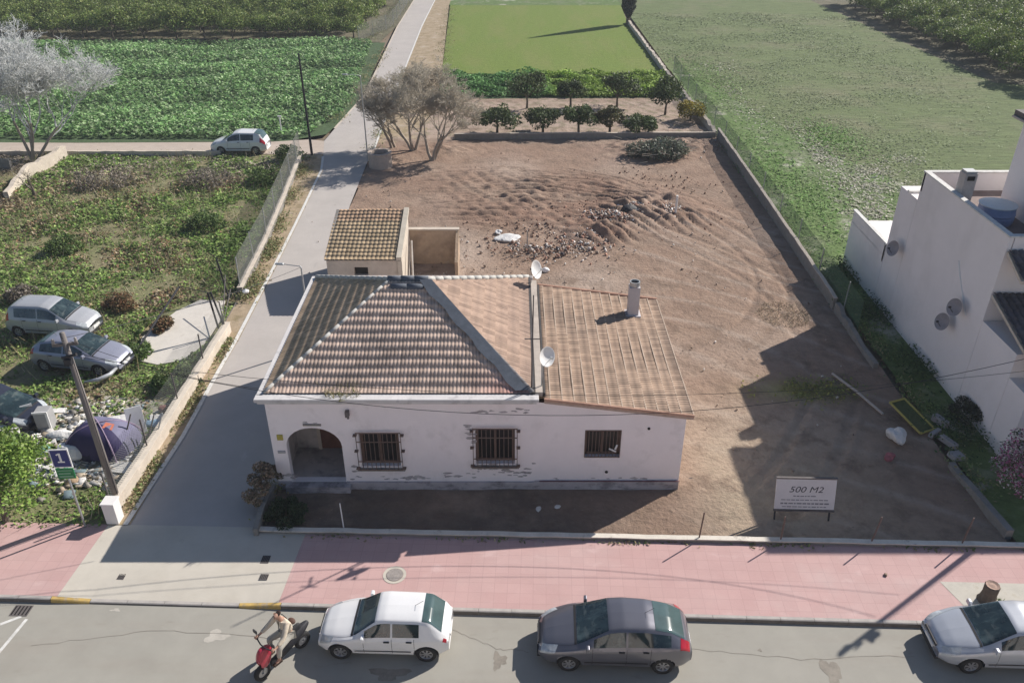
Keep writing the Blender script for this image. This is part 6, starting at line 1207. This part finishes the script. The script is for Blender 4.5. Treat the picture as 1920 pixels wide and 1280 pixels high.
for i, (px, py, l, a) in enumerate(((230,845,1.7,.2),(262,850,1.6,.5),(275,838,1.5,-.1),(292,830,1.4,.3))):
    x, y = g(px, py); tag(MB().tube([(0,0,.05),(l*.25*math.cos(a),l*.3,l*.8)], .03, 5).build('leaning_pipe', M['galv'] if i % 2 else M['iron'], loc=(x, y, 0)), ('leftmost','second from left','third from left','rightmost')[i]+' pipe leaning by the lane wall right of the tent', 'pipe', 'pipes leaning by the lane wall')
rubble('litter', [(*g(150,880),1.6,.5,.06,.4),(*g(60,830),1.1,.6,.08,.25),(*g(140,780),1.5,.5,.04,.2),(*g(225,850),.45,.4,.05,.15)], 2200, 'pale litter, plastic and broken boards strewn around the tent', [(.6,.58,.55),(.68,.66,.63),(.3,.28,.24),(.4,.33,.25),(.15,.2,.22),(.2,.17,.13),(.55,.5,.42)], 9, .04, .42, .25)
# pale trampled ground round the tent
tag(MB().add([(-23.5,26.2,-.004),(-21,25.2,-.004),(-14.2,23.2,-.004),(-14.0,28.2,-.004),(-16.5,28.8,-.004),(-21,28.6,-.004)], [(0,1,2,3,4,5)]).build('trampled_ground', mat('trampled_ground', (.42,.39,.33), noise=(2.2,.3), bump=(6,.6,.06), layers=[(1.2,.5,.6,(.17,.18,.09),.9,None), (3,.6,.66,(.6,.58,.54),.8,None)])), kind='structure')

# pale dry patches and a fresh green patch in the grass field
def field_patches():
    P = []; Q = []; r = rng
    for (px, py, sx, sy, n, c_) in ((1345,128,1.2,2.2,260,0),(1405,215,.9,2.6,260,0),(1375,170,.8,2,160,0),(1500,240,1.0,1.4,120,0),(1535,275,.7,2.4,420,0),(1552,300,.6,1.6,380,0),(1590,340,1.1,1.5,420,0),(1640,322,1.0,.8,350,0),(1655,350,1.3,.7,350,0),(1620,380,1.0,1.3,420,0),(1640,400,.9,.7,300,0),(1690,300,.9,.5,160,0),(1560,262,1.3,2.6,1500,1),(1330,150,1.5,6,900,1),(1450,300,1.2,4,900,1),(1520,380,1.2,3.5,900,1)):
        x, y = g(px, py); X = x+r.normal(size=n)*sx; Y = y+r.normal(size=n)*sy; Zz = r.uniform(.0, .06 if c_ == 0 else .16, n)
        C = np.stack([X, Y, Zz+.01], 1); pal = np.array([(.50,.48,.38),(.60,.57,.48),(.42,.40,.30)] if c_ == 0 else [(.15,.30,.06),(.20,.36,.08)]); P.append(C); Q.append(pal[r.integers(0, len(pal), n)]*r.uniform(.75,1.2,(n,1)))
    V, F, c = leaves(np.concatenate(P), rng.uniform(.12, .38, sum(len(p) for p in P)), np.concatenate(Q), flat=3, asp=.35)
    tag(fast('dry_straw', V, F, M['leaf'], c), 'pale dry straw patches and fresh green tufts in the grass field beside the net fence', 'straw', kind='stuff')
field_patches()
rubble('earth_clods', [(6,50,3,2,.10,.5),(1.5,47,2.2,2,.08,.3),(9,54,3,2,.06,.2)], 1500, 'reddish clods of turned earth across the far half of the dirt lot', [(.25,.15,.11),(.2,.12,.09),(.3,.2,.15)], 15, .03, .15)
for i, (px, py, d, rx, ry, rz, lab) in enumerate(((205,800,(1.5,.9,.03),.1,.05,.4,'pale flat sheet lying behind the tent near the pole'),(120,880,(1.1,.7,.03),-.08,.1,-.3,'pale board lying above the road sign'),(95,775,(1.2,.35,.04),.0,.1,.2,'long pale plank behind the grey box'),(225,880,(1.3,.6,.02),.05,-.06,-.2,'pale sheet lying in front of the tent at the pole'),(300,790,(.7,.5,.03),.2,.1,.3,'small pale sheet at the lane wall beside the tent'),(55,875,(.9,.5,.03),.1,.1,.8,'pale sheet half under the leafy tree'))):
    board('discarded_sheet', px, py, d, rx, rz, lab, M['offwhite'] if i % 2 else M['cloth'], 'sheet', z=.12, ry=ry)

# ================================================================= AIR
def haze():
    m = bpy.data.materials.new('haze_air'); m.use_nodes = True; t = m.node_tree; t.nodes.remove(t.nodes['Principled BSDF']); v = t.nodes.new('ShaderNodeVolumePrincipled')
    v.inputs['Color'].default_value = (.9,.93,1,1); v.inputs['Density'].default_value = .0005; t.links.new(v.outputs[0], t.nodes['Material Output'].inputs['Volume'])
    tag(MB().box((0,320,9.4),(840,780,21.6)).build('haze', m), kind='stuff')
haze()
